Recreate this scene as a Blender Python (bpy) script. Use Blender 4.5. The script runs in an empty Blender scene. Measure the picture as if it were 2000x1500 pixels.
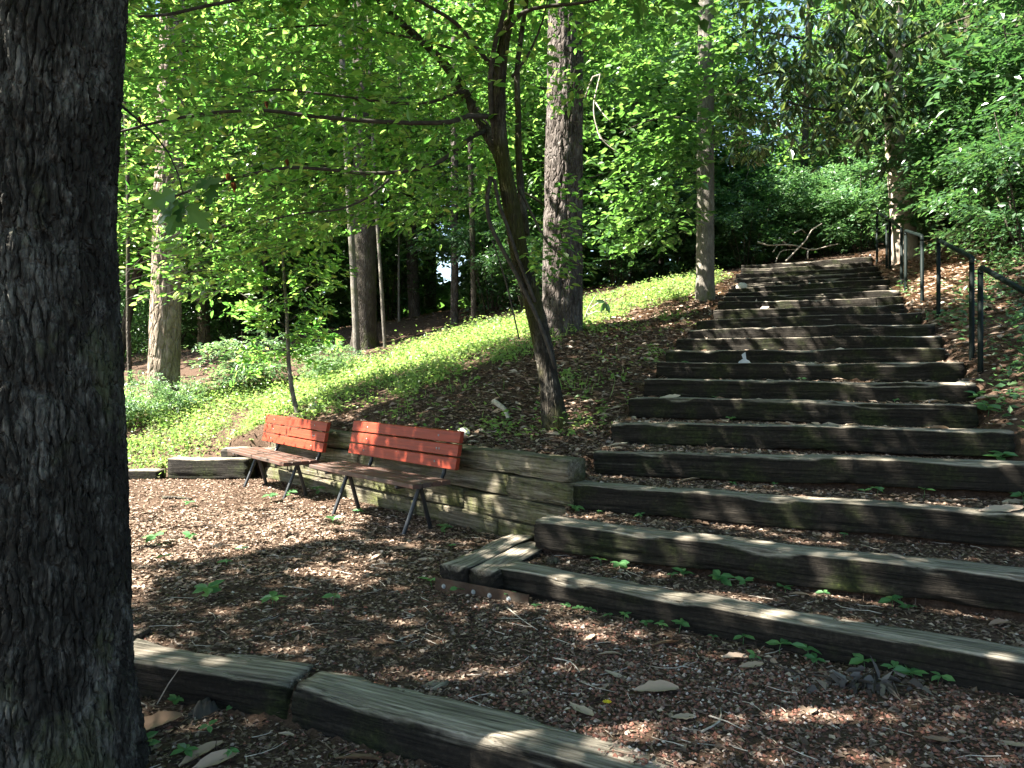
import bpy, math, random
import numpy as np
from mathutils import Vector, Matrix

# ------------------------------------------------------------------ camera, sky, sun, exposure
scene = bpy.context.scene
FPX = 1480.0
PITCH = math.radians(-1.355)
CAM = np.array([0.0, 0.0, 1.5])
cam_data = bpy.data.cameras.new('camera')
cam_data.sensor_width = 36.0
cam_data.lens = FPX / 2000.0 * 36.0
cam_data.clip_start = 0.05
cam_data.clip_end = 500.0
cam = bpy.data.objects.new('camera', cam_data)
scene.collection.objects.link(cam)
cam.location = CAM
cam.rotation_euler = (math.radians(90) + PITCH, 0, 0)
scene.camera = cam

SUN = Vector((-0.66, -0.12, 0.76)).normalized()          # direction towards the sun
world = bpy.data.worlds.new('World')
scene.world = world
world.use_nodes = True
wn = world.node_tree.nodes
wl = world.node_tree.links
sky = wn.new('ShaderNodeTexSky')
sky.sky_type = 'NISHITA'
sky.sun_disc = False
sky.sun_elevation = math.asin(SUN.z)
sky.sun_rotation = math.atan2(SUN.x, SUN.y)
bg = wn['Background']
bg.inputs['Strength'].default_value = 0.05
wl.new(sky.outputs[0], bg.inputs['Color'])
sun_data = bpy.data.lights.new('sun', 'SUN')
sun_data.energy = 5.0
sun_data.angle = math.radians(0.53)
sun_data.color = (1.0, 0.95, 0.86)
sun = bpy.data.objects.new('sun', sun_data)
scene.collection.objects.link(sun)
sun.location = SUN * 60
sun.rotation_euler = SUN.to_track_quat('Z', 'Y').to_euler()
scene.view_settings.view_transform = 'Standard'
scene.view_settings.look = 'None'
scene.view_settings.gamma = 1.0
scene.view_settings.use_curve_mapping = False
scene.view_settings.exposure = 3.2
scene.cycles.max_bounces = 7
scene.cycles.diffuse_bounces = 4
scene.cycles.transmission_bounces = 4
scene.cycles.use_denoising = True
SUNV = np.array(SUN)

# ------------------------------------------------------------------ helpers
rng = np.random.default_rng(7)
random.seed(7)
COL = scene.collection


def ray(px, py):
    r = (px - 1000) / FPX
    u = -(py - 750) / FPX
    return np.array([r, math.cos(PITCH) - u * math.sin(PITCH), math.sin(PITCH) + u * math.cos(PITCH)])


def at(px, py, d):
    v = ray(px, py)
    return CAM + v * d / v[1]


def proj(P):
    q = np.asarray(P) - CAM
    fw = q[..., 1] * math.cos(PITCH) + q[..., 2] * math.sin(PITCH)
    up = -q[..., 1] * math.sin(PITCH) + q[..., 2] * math.cos(PITCH)
    fw = np.where(fw > 0.05, fw, 0.05)
    return 1000 + FPX * q[..., 0] / fw, 750 - FPX * up / fw


def smooth(e0, e1, x):
    t = np.clip((x - e0) / (e1 - e0), 0, 1)
    return t * t * (3 - 2 * t)


def hash2(i, j, s=0):
    v = np.sin(i * 127.1 + j * 311.7 + s * 74.7) * 43758.5453
    return v - np.floor(v)


def vnoise(x, y, s=0):
    i = np.floor(x); j = np.floor(y)
    u = x - i; v = y - j
    u = u * u * (3 - 2 * u); v = v * v * (3 - 2 * v)
    a = hash2(i, j, s); b = hash2(i + 1, j, s); c = hash2(i, j + 1, s); d = hash2(i + 1, j + 1, s)
    return (a * (1 - u) + b * u) * (1 - v) + (c * (1 - u) + d * u) * v


def fbm(x, y, s=0, o=4):
    r = 0; a = 0.5
    for k in range(o):
        r = r + a * vnoise(x, y, s + k); x = x * 2.03; y = y * 2.03; a *= 0.5
    return r


def worley(u, v, s=0):
    """distance between nearest and second nearest jittered cell, and cell id"""
    iu = np.floor(u); iv = np.floor(v)
    f1 = np.full(u.shape, 9.0); f2 = np.full(u.shape, 9.0); cid = np.zeros(u.shape)
    for a in (-1, 0, 1):
        for b in (-1, 0, 1):
            ci = iu + a; cj = iv + b
            d = np.hypot(ci + 0.1 + 0.8 * hash2(ci, cj, s) - u, cj + 0.1 + 0.8 * hash2(ci, cj, s + 5) - v)
            c = hash2(ci, cj, s + 9)
            m = d < f1
            f2 = np.where(m, f1, np.minimum(f2, d))
            cid = np.where(m, c, cid)
            f1 = np.where(m, d, f1)
    return f2 - f1, cid


def inpoly(px, py, poly):
    r = np.zeros(np.shape(px), bool)
    n = len(poly)
    for i in range(n):
        x0, y0 = poly[i]; x1, y1 = poly[(i + 1) % n]
        if y0 == y1:
            continue
        c = ((y0 > py) != (y1 > py)) & (px < (x1 - x0) * (py - y0) / (y1 - y0) + x0)
        r ^= c
    return r


def mk(name, V, F, mat, parent=None, flat=True, origin=None, local=False, extra_mats=None, mat_index=None):
    """one mesh object; V world coordinates (or local), F list of index arrays (n,3)/(n,4)"""
    V = np.array(V, dtype=np.float64).reshape(-1, 3)
    loc = np.zeros(3)
    if not local:
        if parent is not None:
            V = V - np.array(parent['_w'] if '_w' in parent else parent.location)
        elif origin is not None:
            loc = np.array(origin, dtype=float); V = V - loc
    if isinstance(F, np.ndarray):
        F = [F]
    F = [np.asarray(f, dtype=np.int32) for f in F if len(f)]
    me = bpy.data.meshes.new(name)
    nl = sum(f.size for f in F); npol = sum(len(f) for f in F)
    me.vertices.add(len(V)); me.vertices.foreach_set('co', V.astype(np.float32).ravel())
    me.loops.add(nl); me.loops.foreach_set('vertex_index', np.concatenate([f.ravel() for f in F]))
    me.polygons.add(npol)
    tot = np.concatenate([np.full(len(f), f.shape[1], np.int32) for f in F])
    st = np.concatenate([[0], np.cumsum(tot)[:-1]]).astype(np.int32)
    me.polygons.foreach_set('loop_start', st)
    me.polygons.foreach_set('loop_total', tot)
    me.polygons.foreach_set('use_smooth', np.full(npol, not flat))
    if mat is not None:
        me.materials.append(mat)
    for m in extra_mats or []:
        me.materials.append(m)
    if mat_index is not None:
        me.polygons.foreach_set('material_index', np.asarray(mat_index, np.int32))
    me.update(calc_edges=True)
    o = bpy.data.objects.new(name, me)
    COL.objects.link(o)
    o.location = loc
    if parent is not None:
        o.parent = parent
        o['_w'] = list(parent['_w']) if '_w' in parent else list(parent.location)
    return o


def thing(name, label, cat, loc=(0, 0, 0), group=None, rot=0.0):
    o = bpy.data.objects.new(name, None)
    o.empty_display_size = 0.1
    COL.objects.link(o)
    o.location = loc
    o.rotation_euler = (0, 0, rot)
    o['_w'] = [float(c) for c in loc]
    tag(o, label, cat, group)
    return o


def tag(o, label=None, cat=None, group=None, kind=None):
    if label: o['label'] = label
    if cat: o['category'] = cat
    if group: o['group'] = group
    if kind: o['kind'] = kind
    return o


def inst(name, mesh, M, parent=None):
    o = bpy.data.objects.new(name, mesh)
    COL.objects.link(o)
    if parent is not None:
        o.parent = parent
    o.matrix_local = M
    return o


def norm(v):
    return v / np.maximum(np.linalg.norm(v, axis=-1, keepdims=True), 1e-9)


class MB:
    """collects shapes of one part"""
    def __init__(s):
        s.V = []; s.Q = []; s.T = []; s.n = 0

    def add(s, V, Q=None, T=None):
        V = np.asarray(V, float).reshape(-1, 3)
        if Q is not None and len(Q): s.Q.append(np.asarray(Q) + s.n)
        if T is not None and len(T): s.T.append(np.asarray(T) + s.n)
        s.V.append(V); s.n += len(V)
        return s

    def build(s, name, mat, parent=None, **k):
        F = []
        if s.Q: F.append(np.concatenate(s.Q))
        if s.T: F.append(np.concatenate(s.T))
        return mk(name, np.concatenate(s.V), F, mat, parent, **k)


def catmull(P, R, step):
    P = np.asarray(P, float); R = np.asarray(R, float)
    Q = np.vstack([2 * P[0] - P[1], P, 2 * P[-1] - P[-2]])
    out = []; rad = []
    for i in range(len(P) - 1):
        p0, p1, p2, p3 = Q[i:i + 4]
        n = max(1, int(np.linalg.norm(p2 - p1) / step))
        for k in range(n):
            t = k / n
            out.append(0.5 * (2 * p1 + (p2 - p0) * t + (2 * p0 - 5 * p1 + 4 * p2 - p3) * t * t + (3 * p1 - p0 - 3 * p2 + p3) * t ** 3))
            rad.append(R[i] * (1 - t) + R[i + 1] * t)
    out.append(P[-1]); rad.append(R[-1])
    return np.array(out), np.array(rad)


def tube(P, R, ns=8, step=0.15, disp=None, caps=True, resample=True):
    """V, quads, tris of a tapered tube through P; disp(u, v, r) radial offset, u = arc length round, v = along"""
    if resample:
        P, R = catmull(P, R, step)
    else:
        P = np.asarray(P, float); R = np.asarray(R, float)
    n = len(P)
    T = norm(np.gradient(P, axis=0))
    ref = np.array([1.0, 0, 0]) if abs(T[0][2]) > 0.7 else np.array([0, 0, 1.0])
    A = np.zeros((n, 3)); a = norm(np.cross(np.cross(T[0], ref), T[0]))
    for i in range(n):
        a = norm(a - T[i] * np.dot(a, T[i])); A[i] = a
    B = np.cross(T, A)
    th = np.linspace(0, 2 * np.pi, ns, endpoint=False)
    al = np.concatenate([[0], np.cumsum(np.linalg.norm(np.diff(P, axis=0), axis=1))])
    rr = np.repeat(R[:, None], ns, 1)
    if disp is not None:
        rr = rr + disp(np.repeat(th[None], n, 0) * np.mean(R), np.repeat(al[:, None], ns, 1), rr)
    V = P[:, None] + (np.cos(th)[None, :, None] * A[:, None] + np.sin(th)[None, :, None] * B[:, None]) * rr[..., None]
    V = V.reshape(-1, 3)
    i = np.arange(n - 1)[:, None] * ns; j = np.arange(ns)[None]; k = (j + 1) % ns
    Q = np.stack([i + j, i + k, i + ns + k, i + ns + j], -1).reshape(-1, 4)
    Tt = []
    if caps:
        c0 = len(V); V = np.vstack([V, P[0], P[-1]])
        jj = np.arange(ns); kk = (jj + 1) % ns
        Tt = np.vstack([np.stack([np.full(ns, c0), kk, jj], 1), np.stack([np.full(ns, c0 + 1), (n - 1) * ns + jj, (n - 1) * ns + kk], 1)])
    return V, Q, Tt


def boxmesh(x0, x1, y0, y1, z0, z1, b=0.004):
    """box with chamfered long edges"""
    V = []
    for x in (x0, x1):
        for (y, z) in ((y0 + b, z0), (y1 - b, z0), (y1, z0 + b), (y1, z1 - b), (y1 - b, z1), (y0 + b, z1), (y0, z1 - b), (y0, z0 + b)):
            V.append((x, y, z))
    Q = [[i, (i + 1) % 8, 8 + (i + 1) % 8, 8 + i] for i in range(8)]
    Q = [q[::-1] for q in Q]
    T = []
    Q += [[0, 1, 2, 3], [0, 3, 4, 7], [4, 5, 6, 7]]
    Q += [[11, 10, 9, 8], [15, 12, 11, 8], [15, 14, 13, 12]]
    return np.array(V), np.array(Q), np.array(T)


# ------------------------------------------------------------------ materials
def newmat(name):
    m = bpy.data.materials.new(name)
    m.use_nodes = True
    nt = m.node_tree
    for n in list(nt.nodes):
        if n.type != 'OUTPUT_MATERIAL':
            nt.nodes.remove(n)
    return m, nt, [n for n in nt.nodes if n.type == 'OUTPUT_MATERIAL'][0]


def nd(nt, typ, ins=None, **props):
    n = nt.nodes.new(typ)
    for k, v in props.items():
        setattr(n, k, v)
    for k, v in (ins or {}).items():
        if hasattr(v, 'bl_idname') and hasattr(v, 'is_output'):
            nt.links.new(v, n.inputs[k])
        else:
            n.inputs[k].default_value = v
    return n


def ramp(nt, fac, stops, interp='LINEAR'):
    n = nt.nodes.new('ShaderNodeValToRGB')
    n.color_ramp.interpolation = interp
    el = n.color_ramp.elements
    while len(el) > 1: el.remove(el[0])
    el[0].position = stops[0][0]; el[0].color = (*stops[0][1], 1)
    for p, c in stops[1:]:
        e = el.new(p); e.color = (*c, 1)
    nt.links.new(fac, n.inputs[0])
    return n.outputs[0]


def mix(nt, fac, a, b, mode='MIX'):
    n = nd(nt, 'ShaderNodeMix', None, data_type='RGBA', blend_type=mode)
    for key, v in ((0, fac), (6, a), (7, b)):
        if hasattr(v, 'is_output'): nt.links.new(v, n.inputs[key])
        else: n.inputs[key].default_value = v if key == 0 else (*v, 1)
    return n.outputs[2]


def mathn(nt, op, a, b=0.0, c=None):
    n = nd(nt, 'ShaderNodeMath', None, operation=op)
    for k, v in ((0, a), (1, b), (2, c)):
        if v is None: continue
        if hasattr(v, 'is_output'): nt.links.new(v, n.inputs[k])
        else: n.inputs[k].default_value = v
    return n.outputs[0]


def coords(nt, scale=(1, 1, 1), which='Object'):
    tc = nd(nt, 'ShaderNodeTexCoord')
    mp = nd(nt, 'ShaderNodeMapping', {'Vector': tc.outputs[which], 'Scale': scale})
    return mp.outputs[0]


def noise(nt, vec, scale, detail=4, rough=0.55, dist=0.0):
    return nd(nt, 'ShaderNodeTexNoise', {'Vector': vec, 'Scale': scale, 'Detail': detail, 'Roughness': rough, 'Distortion': dist}).outputs[0]


def rnd(nt):
    g = nd(nt, 'ShaderNodeNewGeometry').outputs['Random Per Island']
    o = nd(nt, 'ShaderNodeObjectInfo').outputs['Random']
    return mathn(nt, 'FRACT', mathn(nt, 'ADD', g, o))


def bsdf(nt, out, color, rough=0.8, normal=None, spec=0.3, metal=0.0):
    p = nd(nt, 'ShaderNodeBsdfPrincipled', {'Roughness': rough, 'Metallic': metal, 'Specular IOR Level': spec})
    if hasattr(color, 'is_output'): nt.links.new(color, p.inputs['Base Color'])
    else: p.inputs['Base Color'].default_value = (*color, 1)
    if normal is not None: nt.links.new(normal, p.inputs['Normal'])
    if out is not None: nt.links.new(p.outputs[0], out.inputs[0])
    return p


def bump(nt, h, strength, dist):
    return nd(nt, 'ShaderNodeBump', {'Height': h, 'Strength': strength, 'Distance': dist}).outputs[0]


def leaf_mat(name, refl, trans, tf=0.45, rough=0.45, spec=0.35):
    """refl / trans: colour ramps over the leaf's random value"""
    m, nt, out = newmat(name)
    r = rnd(nt)
    c = ramp(nt, r, refl)
    t = ramp(nt, r, trans)
    p = bsdf(nt, None, c, rough, spec=spec)
    tr = nd(nt, 'ShaderNodeBsdfTranslucent', {'Color': t})
    mx = nd(nt, 'ShaderNodeMixShader', {0: tf, 1: p.outputs[0], 2: tr.outputs[0]})
    nt.links.new(mx.outputs[0], out.inputs[0])
    return m


M = {}
M['leaf_bright'] = leaf_mat('leaf_bright', [(0, (.05, .10, .022)), (.6, (.08, .145, .03)), (1, (.13, .17, .04))],
                            [(0, (.07, .22, .03)), (.25, (.15, .38, .06)), (.65, (.26, .54, .09)), (.92, (.42, .63, .12)), (1, (.58, .6, .15))], .54, .34, .55)
M['leaf_mid'] = leaf_mat('leaf_mid', [(0, (.035, .08, .025)), (.7, (.055, .12, .035)), (1, (.09, .15, .05))],
                         [(0, (.10, .25, .04)), (.7, (.18, .38, .06)), (1, (.28, .45, .09))], .42, .34, .55)
M['leaf_dark'] = leaf_mat('leaf_dark', [(0, (.022, .055, .022)), (.7, (.038, .085, .032)), (1, (.065, .115, .05))],
                          [(0, (.06, .16, .04)), (.7, (.1, .25, .05)), (1, (.17, .31, .07))], .32, .32, .55)
M['leaf_gloss'] = leaf_mat('leaf_gloss', [(0, (.022, .05, .018)), (.6, (.038, .075, .026)), (.85, (.065, .095, .03)), (1, (.14, .17, .05))],
                           [(0, (.06, .12, .03)), (.8, (.12, .2, .04)), (1, (.32, .42, .08))], .2, .22, .8)
M['cover'] = leaf_mat('cover', [(0, (.07, .13, .035)), (.5, (.125, .20, .055)), (.9, (.19, .25, .09)), (1, (.26, .26, .14))],
                      [(0, (.2, .4, .07)), (.7, (.4, .58, .12)), (1, (.56, .66, .2))], .45, .45, .45)
M['herb'] = leaf_mat('herb', [(0, (.04, .10, .04)), (.7, (.075, .15, .06)), (1, (.12, .19, .09))],
                     [(0, (.10, .27, .07)), (1, (.22, .40, .11))], .35, .36, .5)
M['wispy'] = leaf_mat('wispy', [(0, (.06, .13, .055)), (.7, (.11, .19, .085)), (1, (.18, .24, .13))],
                      [(0, (.17, .36, .1)), (1, (.34, .5, .16))], .4, .4, .5)
M['seedling'] = leaf_mat('seedling', [(0, (.045, .13, .045)), (1, (.09, .2, .07))], [(0, (.12, .32, .07)), (1, (.24, .45, .09))], .35, .38, .5)
M['litter'] = leaf_mat('litter', [(0, (.035, .022, .014)), (.25, (.09, .058, .038)), (.55, (.19, .128, .088)), (.82, (.28, .2, .145)), (1, (.44, .35, .28))],
                       [(0, (.05, .025, .012)), (1, (.2, .12, .06))], .12, .75, .2)
M['fine_litter'] = leaf_mat('fine_litter', [(0, (.028, .020, .014)), (.35, (.075, .053, .038)), (.65, (.145, .104, .075)), (.93, (.24, .18, .135)), (1, (.42, .35, .28))],
                            [(0, (.05, .025, .012)), (1, (.2, .12, .06))], .1, .8, .15)  # darker copy of litter, shade of the near ground put into its colour
M['bigleaf'] = leaf_mat('bigleaf', [(0, (.15, .09, .055)), (.4, (.27, .185, .13)), (.75, (.38, .29, .22)), (1, (.48, .40, .31))],
                        [(0, (.1, .05, .02)), (1, (.3, .2, .1))], .12, .6, .3)
M['deadleaf'] = leaf_mat('deadleaf', [(0, (.05, .02, .01)), (1, (.14, .06, .03))], [(0, (.15, .05, .02)), (1, (.3, .1, .04))], .3, .6)
M['greyleaf'] = leaf_mat('greyleaf', [(0, (.045, .04, .034)), (1, (.17, .152, .13))], [(0, (.05, .05, .05)), (1, (.08, .08, .08))], .08, .6)
M['fern'] = M['leaf_bright']


def simple(name, stops, scale=8, rough=.85, bumpd=.01, bs=.5, stretch=(1, 1, 1), detail=6, spec=.25):
    m, nt, out = newmat(name)
    v = coords(nt, stretch)
    n = noise(nt, v, scale, detail, .6)
    bsdf(nt, out, ramp(nt, n, stops), rough, bump(nt, n, bs, bumpd), spec)
    return m


def mat_gravel():
    m, nt, out = newmat('gravel')
    c = ramp(nt, rnd(nt), [(0, (.05, .026, .018)), (.3, (.11, .046, .03)), (.55, (.18, .075, .05)), (.75, (.11, .082, .066)), (.92, (.26, .18, .14)), (1, (.45, .39, .34))])
    bsdf(nt, out, c, .8)
    return m


def mat_soil():
    m, nt, out = newmat('soil')
    v = coords(nt, which='Object')
    n1 = noise(nt, v, 1.3, 3, .5); n2 = noise(nt, v, 34, 5, .7)
    c = ramp(nt, n2, [(.25, (.022, .014, .010)), (.5, (.05, .032, .022)), (.75, (.10, .066, .048))])
    c = mix(nt, mathn(nt, 'MULTIPLY', n1, .5), c, (.10, .062, .04))
    bsdf(nt, out, c, .95, bump(nt, n2, .8, .025), .1)
    return m


def mat_bark(name, dark, mid, light, vs=(34, 34, 9), bd=.02, moss=None, moss_amt=.5, plates=True, rough=.9, ns=6.0):
    m, nt, out = newmat(name)
    v = coords(nt, vs)
    base = coords(nt, (1, 1, .6))
    warp = nd(nt, 'ShaderNodeTexNoise', {'Vector': v, 'Scale': .6, 'Detail': 3.0})
    vv = nd(nt, 'ShaderNodeVectorMath', {0: v, 1: warp.outputs['Color']}, operation='ADD').outputs[0]
    vo = nd(nt, 'ShaderNodeTexVoronoi', {'Vector': vv, 'Scale': 1.0}, feature='DISTANCE_TO_EDGE').outputs['Distance']
    pl = mathn(nt, 'MINIMUM', mathn(nt, 'MULTIPLY', vo, 5.0), 1.0)
    n = noise(nt, base, ns, 6, .65)
    fine = noise(nt, coords(nt, (1, 1, .25)), 60, 5, .7)
    c = ramp(nt, mathn(nt, 'ADD', mathn(nt, 'MULTIPLY', n, .6), mathn(nt, 'MULTIPLY', fine, .4)), [(.32, dark), (.5, mid), (.66, light)])
    if moss:
        k = noise(nt, base, 2.6, 5, .6)
        f = nd(nt, 'ShaderNodeMapRange', {0: k, 1: .62 - .25 * moss_amt, 2: .72 - .2 * moss_amt}).outputs[0]
        c = mix(nt, f, c, moss)
    h = mathn(nt, 'ADD', mathn(nt, 'MULTIPLY', pl, 1.0 if plates else .35), mathn(nt, 'MULTIPLY', fine, .45))
    bsdf(nt, out, c, rough, bump(nt, h, .9, bd), .15)
    return m


def mat_timber():
    m, nt, out = newmat('weathered_timber')
    g = coords(nt, (1.2, 26, 26))
    grain = noise(nt, g, 1.6, 8, .68, .6)
    g2 = coords(nt, (.5, 60, 60))
    crack = noise(nt, g2, 1.0, 4, .6, .8)
    ck = nd(nt, 'ShaderNodeMapRange', {0: crack, 1: .36, 2: .44}).outputs[0]
    v = coords(nt)
    blot = noise(nt, v, 3.2, 5, .62)
    pit = noise(nt, v, 38, 4, .7)
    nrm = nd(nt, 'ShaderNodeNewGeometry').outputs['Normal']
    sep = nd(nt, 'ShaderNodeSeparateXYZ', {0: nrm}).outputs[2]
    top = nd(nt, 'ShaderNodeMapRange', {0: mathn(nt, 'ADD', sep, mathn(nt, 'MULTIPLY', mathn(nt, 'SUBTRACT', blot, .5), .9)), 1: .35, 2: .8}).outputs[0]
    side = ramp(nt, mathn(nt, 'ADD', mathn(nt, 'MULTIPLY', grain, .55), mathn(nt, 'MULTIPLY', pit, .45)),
                [(.3, (.006, .0052, .004)), (.5, (.014, .0118, .009)), (.7, (.042, .035, .027))])  # dark old timber tone, with riser shade put into the colour as well
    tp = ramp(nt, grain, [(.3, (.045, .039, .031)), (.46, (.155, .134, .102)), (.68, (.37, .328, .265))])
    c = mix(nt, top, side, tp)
    oi = nd(nt, 'ShaderNodeObjectInfo').outputs['Random']
    off = nd(nt, 'ShaderNodeCombineXYZ', {0: mathn(nt, 'MULTIPLY', oi, 37.0)}).outputs[0]
    mv = nd(nt, 'ShaderNodeVectorMath', {0: v, 1: off}, operation='ADD').outputs[0]
    mossn = noise(nt, mv, 1.7, 5, .65)
    mf = nd(nt, 'ShaderNodeMapRange', {0: mossn, 1: .50, 2: .66}).outputs[0]
    mcol = ramp(nt, pit, [(.35, (.010, .014, .004)), (.55, (.025, .034, .008)), (.75, (.07, .09, .02))])
    c = mix(nt, mathn(nt, 'MULTIPLY', mf, mathn(nt, 'SUBTRACT', .7, mathn(nt, 'MULTIPLY', top, .5))), c, mcol)
    h = mathn(nt, 'ADD', mathn(nt, 'MULTIPLY', grain, .7), mathn(nt, 'ADD', mathn(nt, 'MULTIPLY', ck, .6), mathn(nt, 'MULTIPLY', pit, .25)))
    bsdf(nt, out, c, .88, bump(nt, h, 1.0, .02), .15)
    return m


def mat_wall_timber():
    m, nt, out = newmat('mossy_wall_timber')
    grain = noise(nt, coords(nt, (1.2, 26, 26)), 1.6, 8, .68, .6)
    crack = noise(nt, coords(nt, (.5, 60, 60)), 1.0, 4, .6, .8)
    ck = nd(nt, 'ShaderNodeMapRange', {0: crack, 1: .36, 2: .44}).outputs[0]
    v = coords(nt)
    pit = noise(nt, v, 30, 5, .7)
    oi = nd(nt, 'ShaderNodeObjectInfo').outputs['Random']
    off = nd(nt, 'ShaderNodeCombineXYZ', {0: mathn(nt, 'MULTIPLY', oi, 37.0)}).outputs[0]
    mv = nd(nt, 'ShaderNodeVectorMath', {0: v, 1: off}, operation='ADD').outputs[0]
    c = ramp(nt, grain, [(.3, (.04, .034, .024)), (.5, (.115, .098, .07)), (.72, (.27, .235, .18))])
    mf = nd(nt, 'ShaderNodeMapRange', {0: noise(nt, mv, 2.3, 6, .68), 1: .42, 2: .62}).outputs[0]
    mcol = ramp(nt, pit, [(.35, (.018, .022, .006)), (.55, (.06, .07, .014)), (.75, (.14, .155, .04))])
    c = mix(nt, mathn(nt, 'MULTIPLY', mf, .75), c, mcol)
    h = mathn(nt, 'ADD', mathn(nt, 'MULTIPLY', grain, .7), mathn(nt, 'ADD', mathn(nt, 'MULTIPLY', ck, .6), mathn(nt, 'MULTIPLY', pit, .3)))
    bsdf(nt, out, c, .9, bump(nt, h, 1.0, .02), .15)
    return m


def mat_paint():
    m, nt, out = newmat('red_brown_bench_paint')
    g = noise(nt, coords(nt, (2, 60, 60)), 1.0, 5, .6, .3)
    w = noise(nt, coords(nt), 4.0, 6, .7)
    c = ramp(nt, g, [(.3, (.14, .019, .007)), (.6, (.225, .030, .010)), (.8, (.27, .042, .014))])
    wf = nd(nt, 'ShaderNodeMapRange', {0: w, 1: .62, 2: .75}).outputs[0]
    c = mix(nt, mathn(nt, 'MULTIPLY', wf, .6), c, (.085, .03, .02))
    chip = nd(nt, 'ShaderNodeMapRange', {0: noise(nt, coords(nt, (6, 22, 22)), 2.5, 6, .75), 1: .665, 2: .69}).outputs[0]
    c = mix(nt, chip, c, (.13, .10, .075))
    bsdf(nt, out, c, .55, bump(nt, g, .45, .004), .22)
    return m


def mat_seat():
    m, nt, out = newmat('worn_seat_paint')
    g = noise(nt, coords(nt, (2, 60, 60)), 1.0, 5, .6, .3)
    w = noise(nt, coords(nt, (1, 3, 3)), 3.0, 6, .7)
    c = ramp(nt, g, [(.3, (.07, .028, .018)), (.6, (.12, .042, .025)), (.8, (.17, .07, .042))])
    wf = nd(nt, 'ShaderNodeMapRange', {0: w, 1: .42, 2: .62}).outputs[0]
    c = mix(nt, mathn(nt, 'ADD', mathn(nt, 'MULTIPLY', wf, .5), .4), c, (.05, .04, .032))
    bsdf(nt, out, c, .6, bump(nt, g, .5, .005), .3)
    return m


M['soil'] = mat_soil()
M['gravel'] = mat_gravel()
M['timber'] = mat_timber()
M['wall'] = mat_wall_timber()
M['paint'] = mat_paint()
M['seat'] = mat_seat()
M['oak'] = mat_bark('oak_bark', (.010, .0085, .0065), (.028, .025, .020), (.15, .142, .12), (30, 30, 9), .012, (.07, .075, .035), .25)
M['crook'] = mat_bark('stringy_bark', (.012, .010, .008), (.038, .032, .024), (.15, .135, .11), (60, 60, 5), .02, (.05, .05, .015), .6, ns=7)
M['pine'] = mat_bark('pine_bark', (.03, .024, .02), (.07, .058, .05), (.16, .14, .128), (18, 18, 7), .025)
M['palepine'] = mat_bark('pale_pine_bark', (.07, .052, .036), (.17, .135, .1), (.29, .245, .19), (11, 11, 4), .03)
M['grey'] = mat_bark('grey_bark', (.05, .045, .036), (.12, .108, .09), (.22, .2, .17), (55, 55, 9), .006, (.07, .08, .03), .3)
M['tan'] = mat_bark('tan_bark', (.16, .125, .095), (.30, .245, .2), (.44, .38, .32), (40, 40, 20), .004, plates=False, ns=4)
M['darkbark'] = mat_bark('dark_bark', (.02, .017, .013), (.055, .046, .036), (.12, .105, .085), (30, 30, 6), .02, (.05, .06, .02), .4)
M['twig'] = simple('twig_bark', [(.3, (.02, .016, .012)), (.6, (.05, .042, .034)), (.8, (.1, .09, .075))], 20, bumpd=.004)
M['paletwig'] = simple('pale_dead_wood', [(.3, (.2, .17, .13)), (.6, (.36, .32, .27)), (.8, (.5, .46, .4))], 20, bumpd=.004)
M['rail'] = simple('dark_green_painted_steel', [(.3, (.004, .007, .006)), (.7, (.008, .012, .011))], 9, rough=.55, bumpd=.001, spec=.08)
M['frame'] = simple('black_painted_steel', [(.3, (.006, .007, .008)), (.7, (.014, .016, .017))], 12, rough=.45, bumpd=.001, spec=.5)
M['rust'] = simple('rusty_steel_strap', [(.3, (.02, .012, .008)), (.5, (.045, .026, .016)), (.75, (.06, .05, .036))], 9, rough=.75, bumpd=.003)
M['zinc'] = simple('galvanised_bolt', [(.3, (.11, .12, .125)), (.7, (.24, .255, .26))], 20, rough=.5, bumpd=.001, spec=.5)
M['rock'] = simple('pale_rock', [(.3, (.3, .28, .24)), (.6, (.5, .48, .43)), (.8, (.62, .6, .56))], 9, bumpd=.02)
M['paper'] = simple('white_scrap', [(.3, (.38, .36, .33)), (.7, (.55, .53, .5))], 6, rough=.8, bumpd=.004)
M['cloth'] = simple('dark_grey_cloth', [(.3, (.02, .02, .018)), (.7, (.042, .042, .038))], 25, rough=.95, bumpd=.004)
M['flower'] = leaf_mat('yellow_petal', [(0, (.6, .42, .02)), (1, (.7, .55, .03))], [(0, (.6, .45, .03)), (1, (.7, .55, .04))], .3)

# ------------------------------------------------------------------ stairs layout (read from the photograph)
SL = [(970, 1112), (1044, 1018), (1110, 943), (1158, 880), (1194, 825), (1228, 777), (1257, 742), (1282, 709), (1300, 684), (1320, 660), (1342, 643),
      (1361, 626), (1393, 607), (1402, 591), (1414, 580), (1418, 571), (1422, 563), (1428, 557), (1434, 545), (1437, 536), (1447, 526), (1448, 518)]
SR = [(2000, 1290), (2000, 1128), (2000, 1008), (2000, 908), (1982, 843), (1910, 791), (1906, 747), (1883, 708), (1845, 680), (1840, 657), (1825, 632),
      (1800, 609), (1766, 593), (1764, 579), (1756, 567), (1735, 558), (1738, 545), (1724, 538), (1720, 529), (1715, 520), (1704, 512), (1704, 502)]
SD = [4.95, 5.42, 5.95, 6.5, 7.05] + [7.05 + .556 * i for i in range(1, 18)]
ST = [33, 30, 27.5, 25, 25, 26] + [27.5] * 16
NS = 22
SA = []; SB = []
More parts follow.
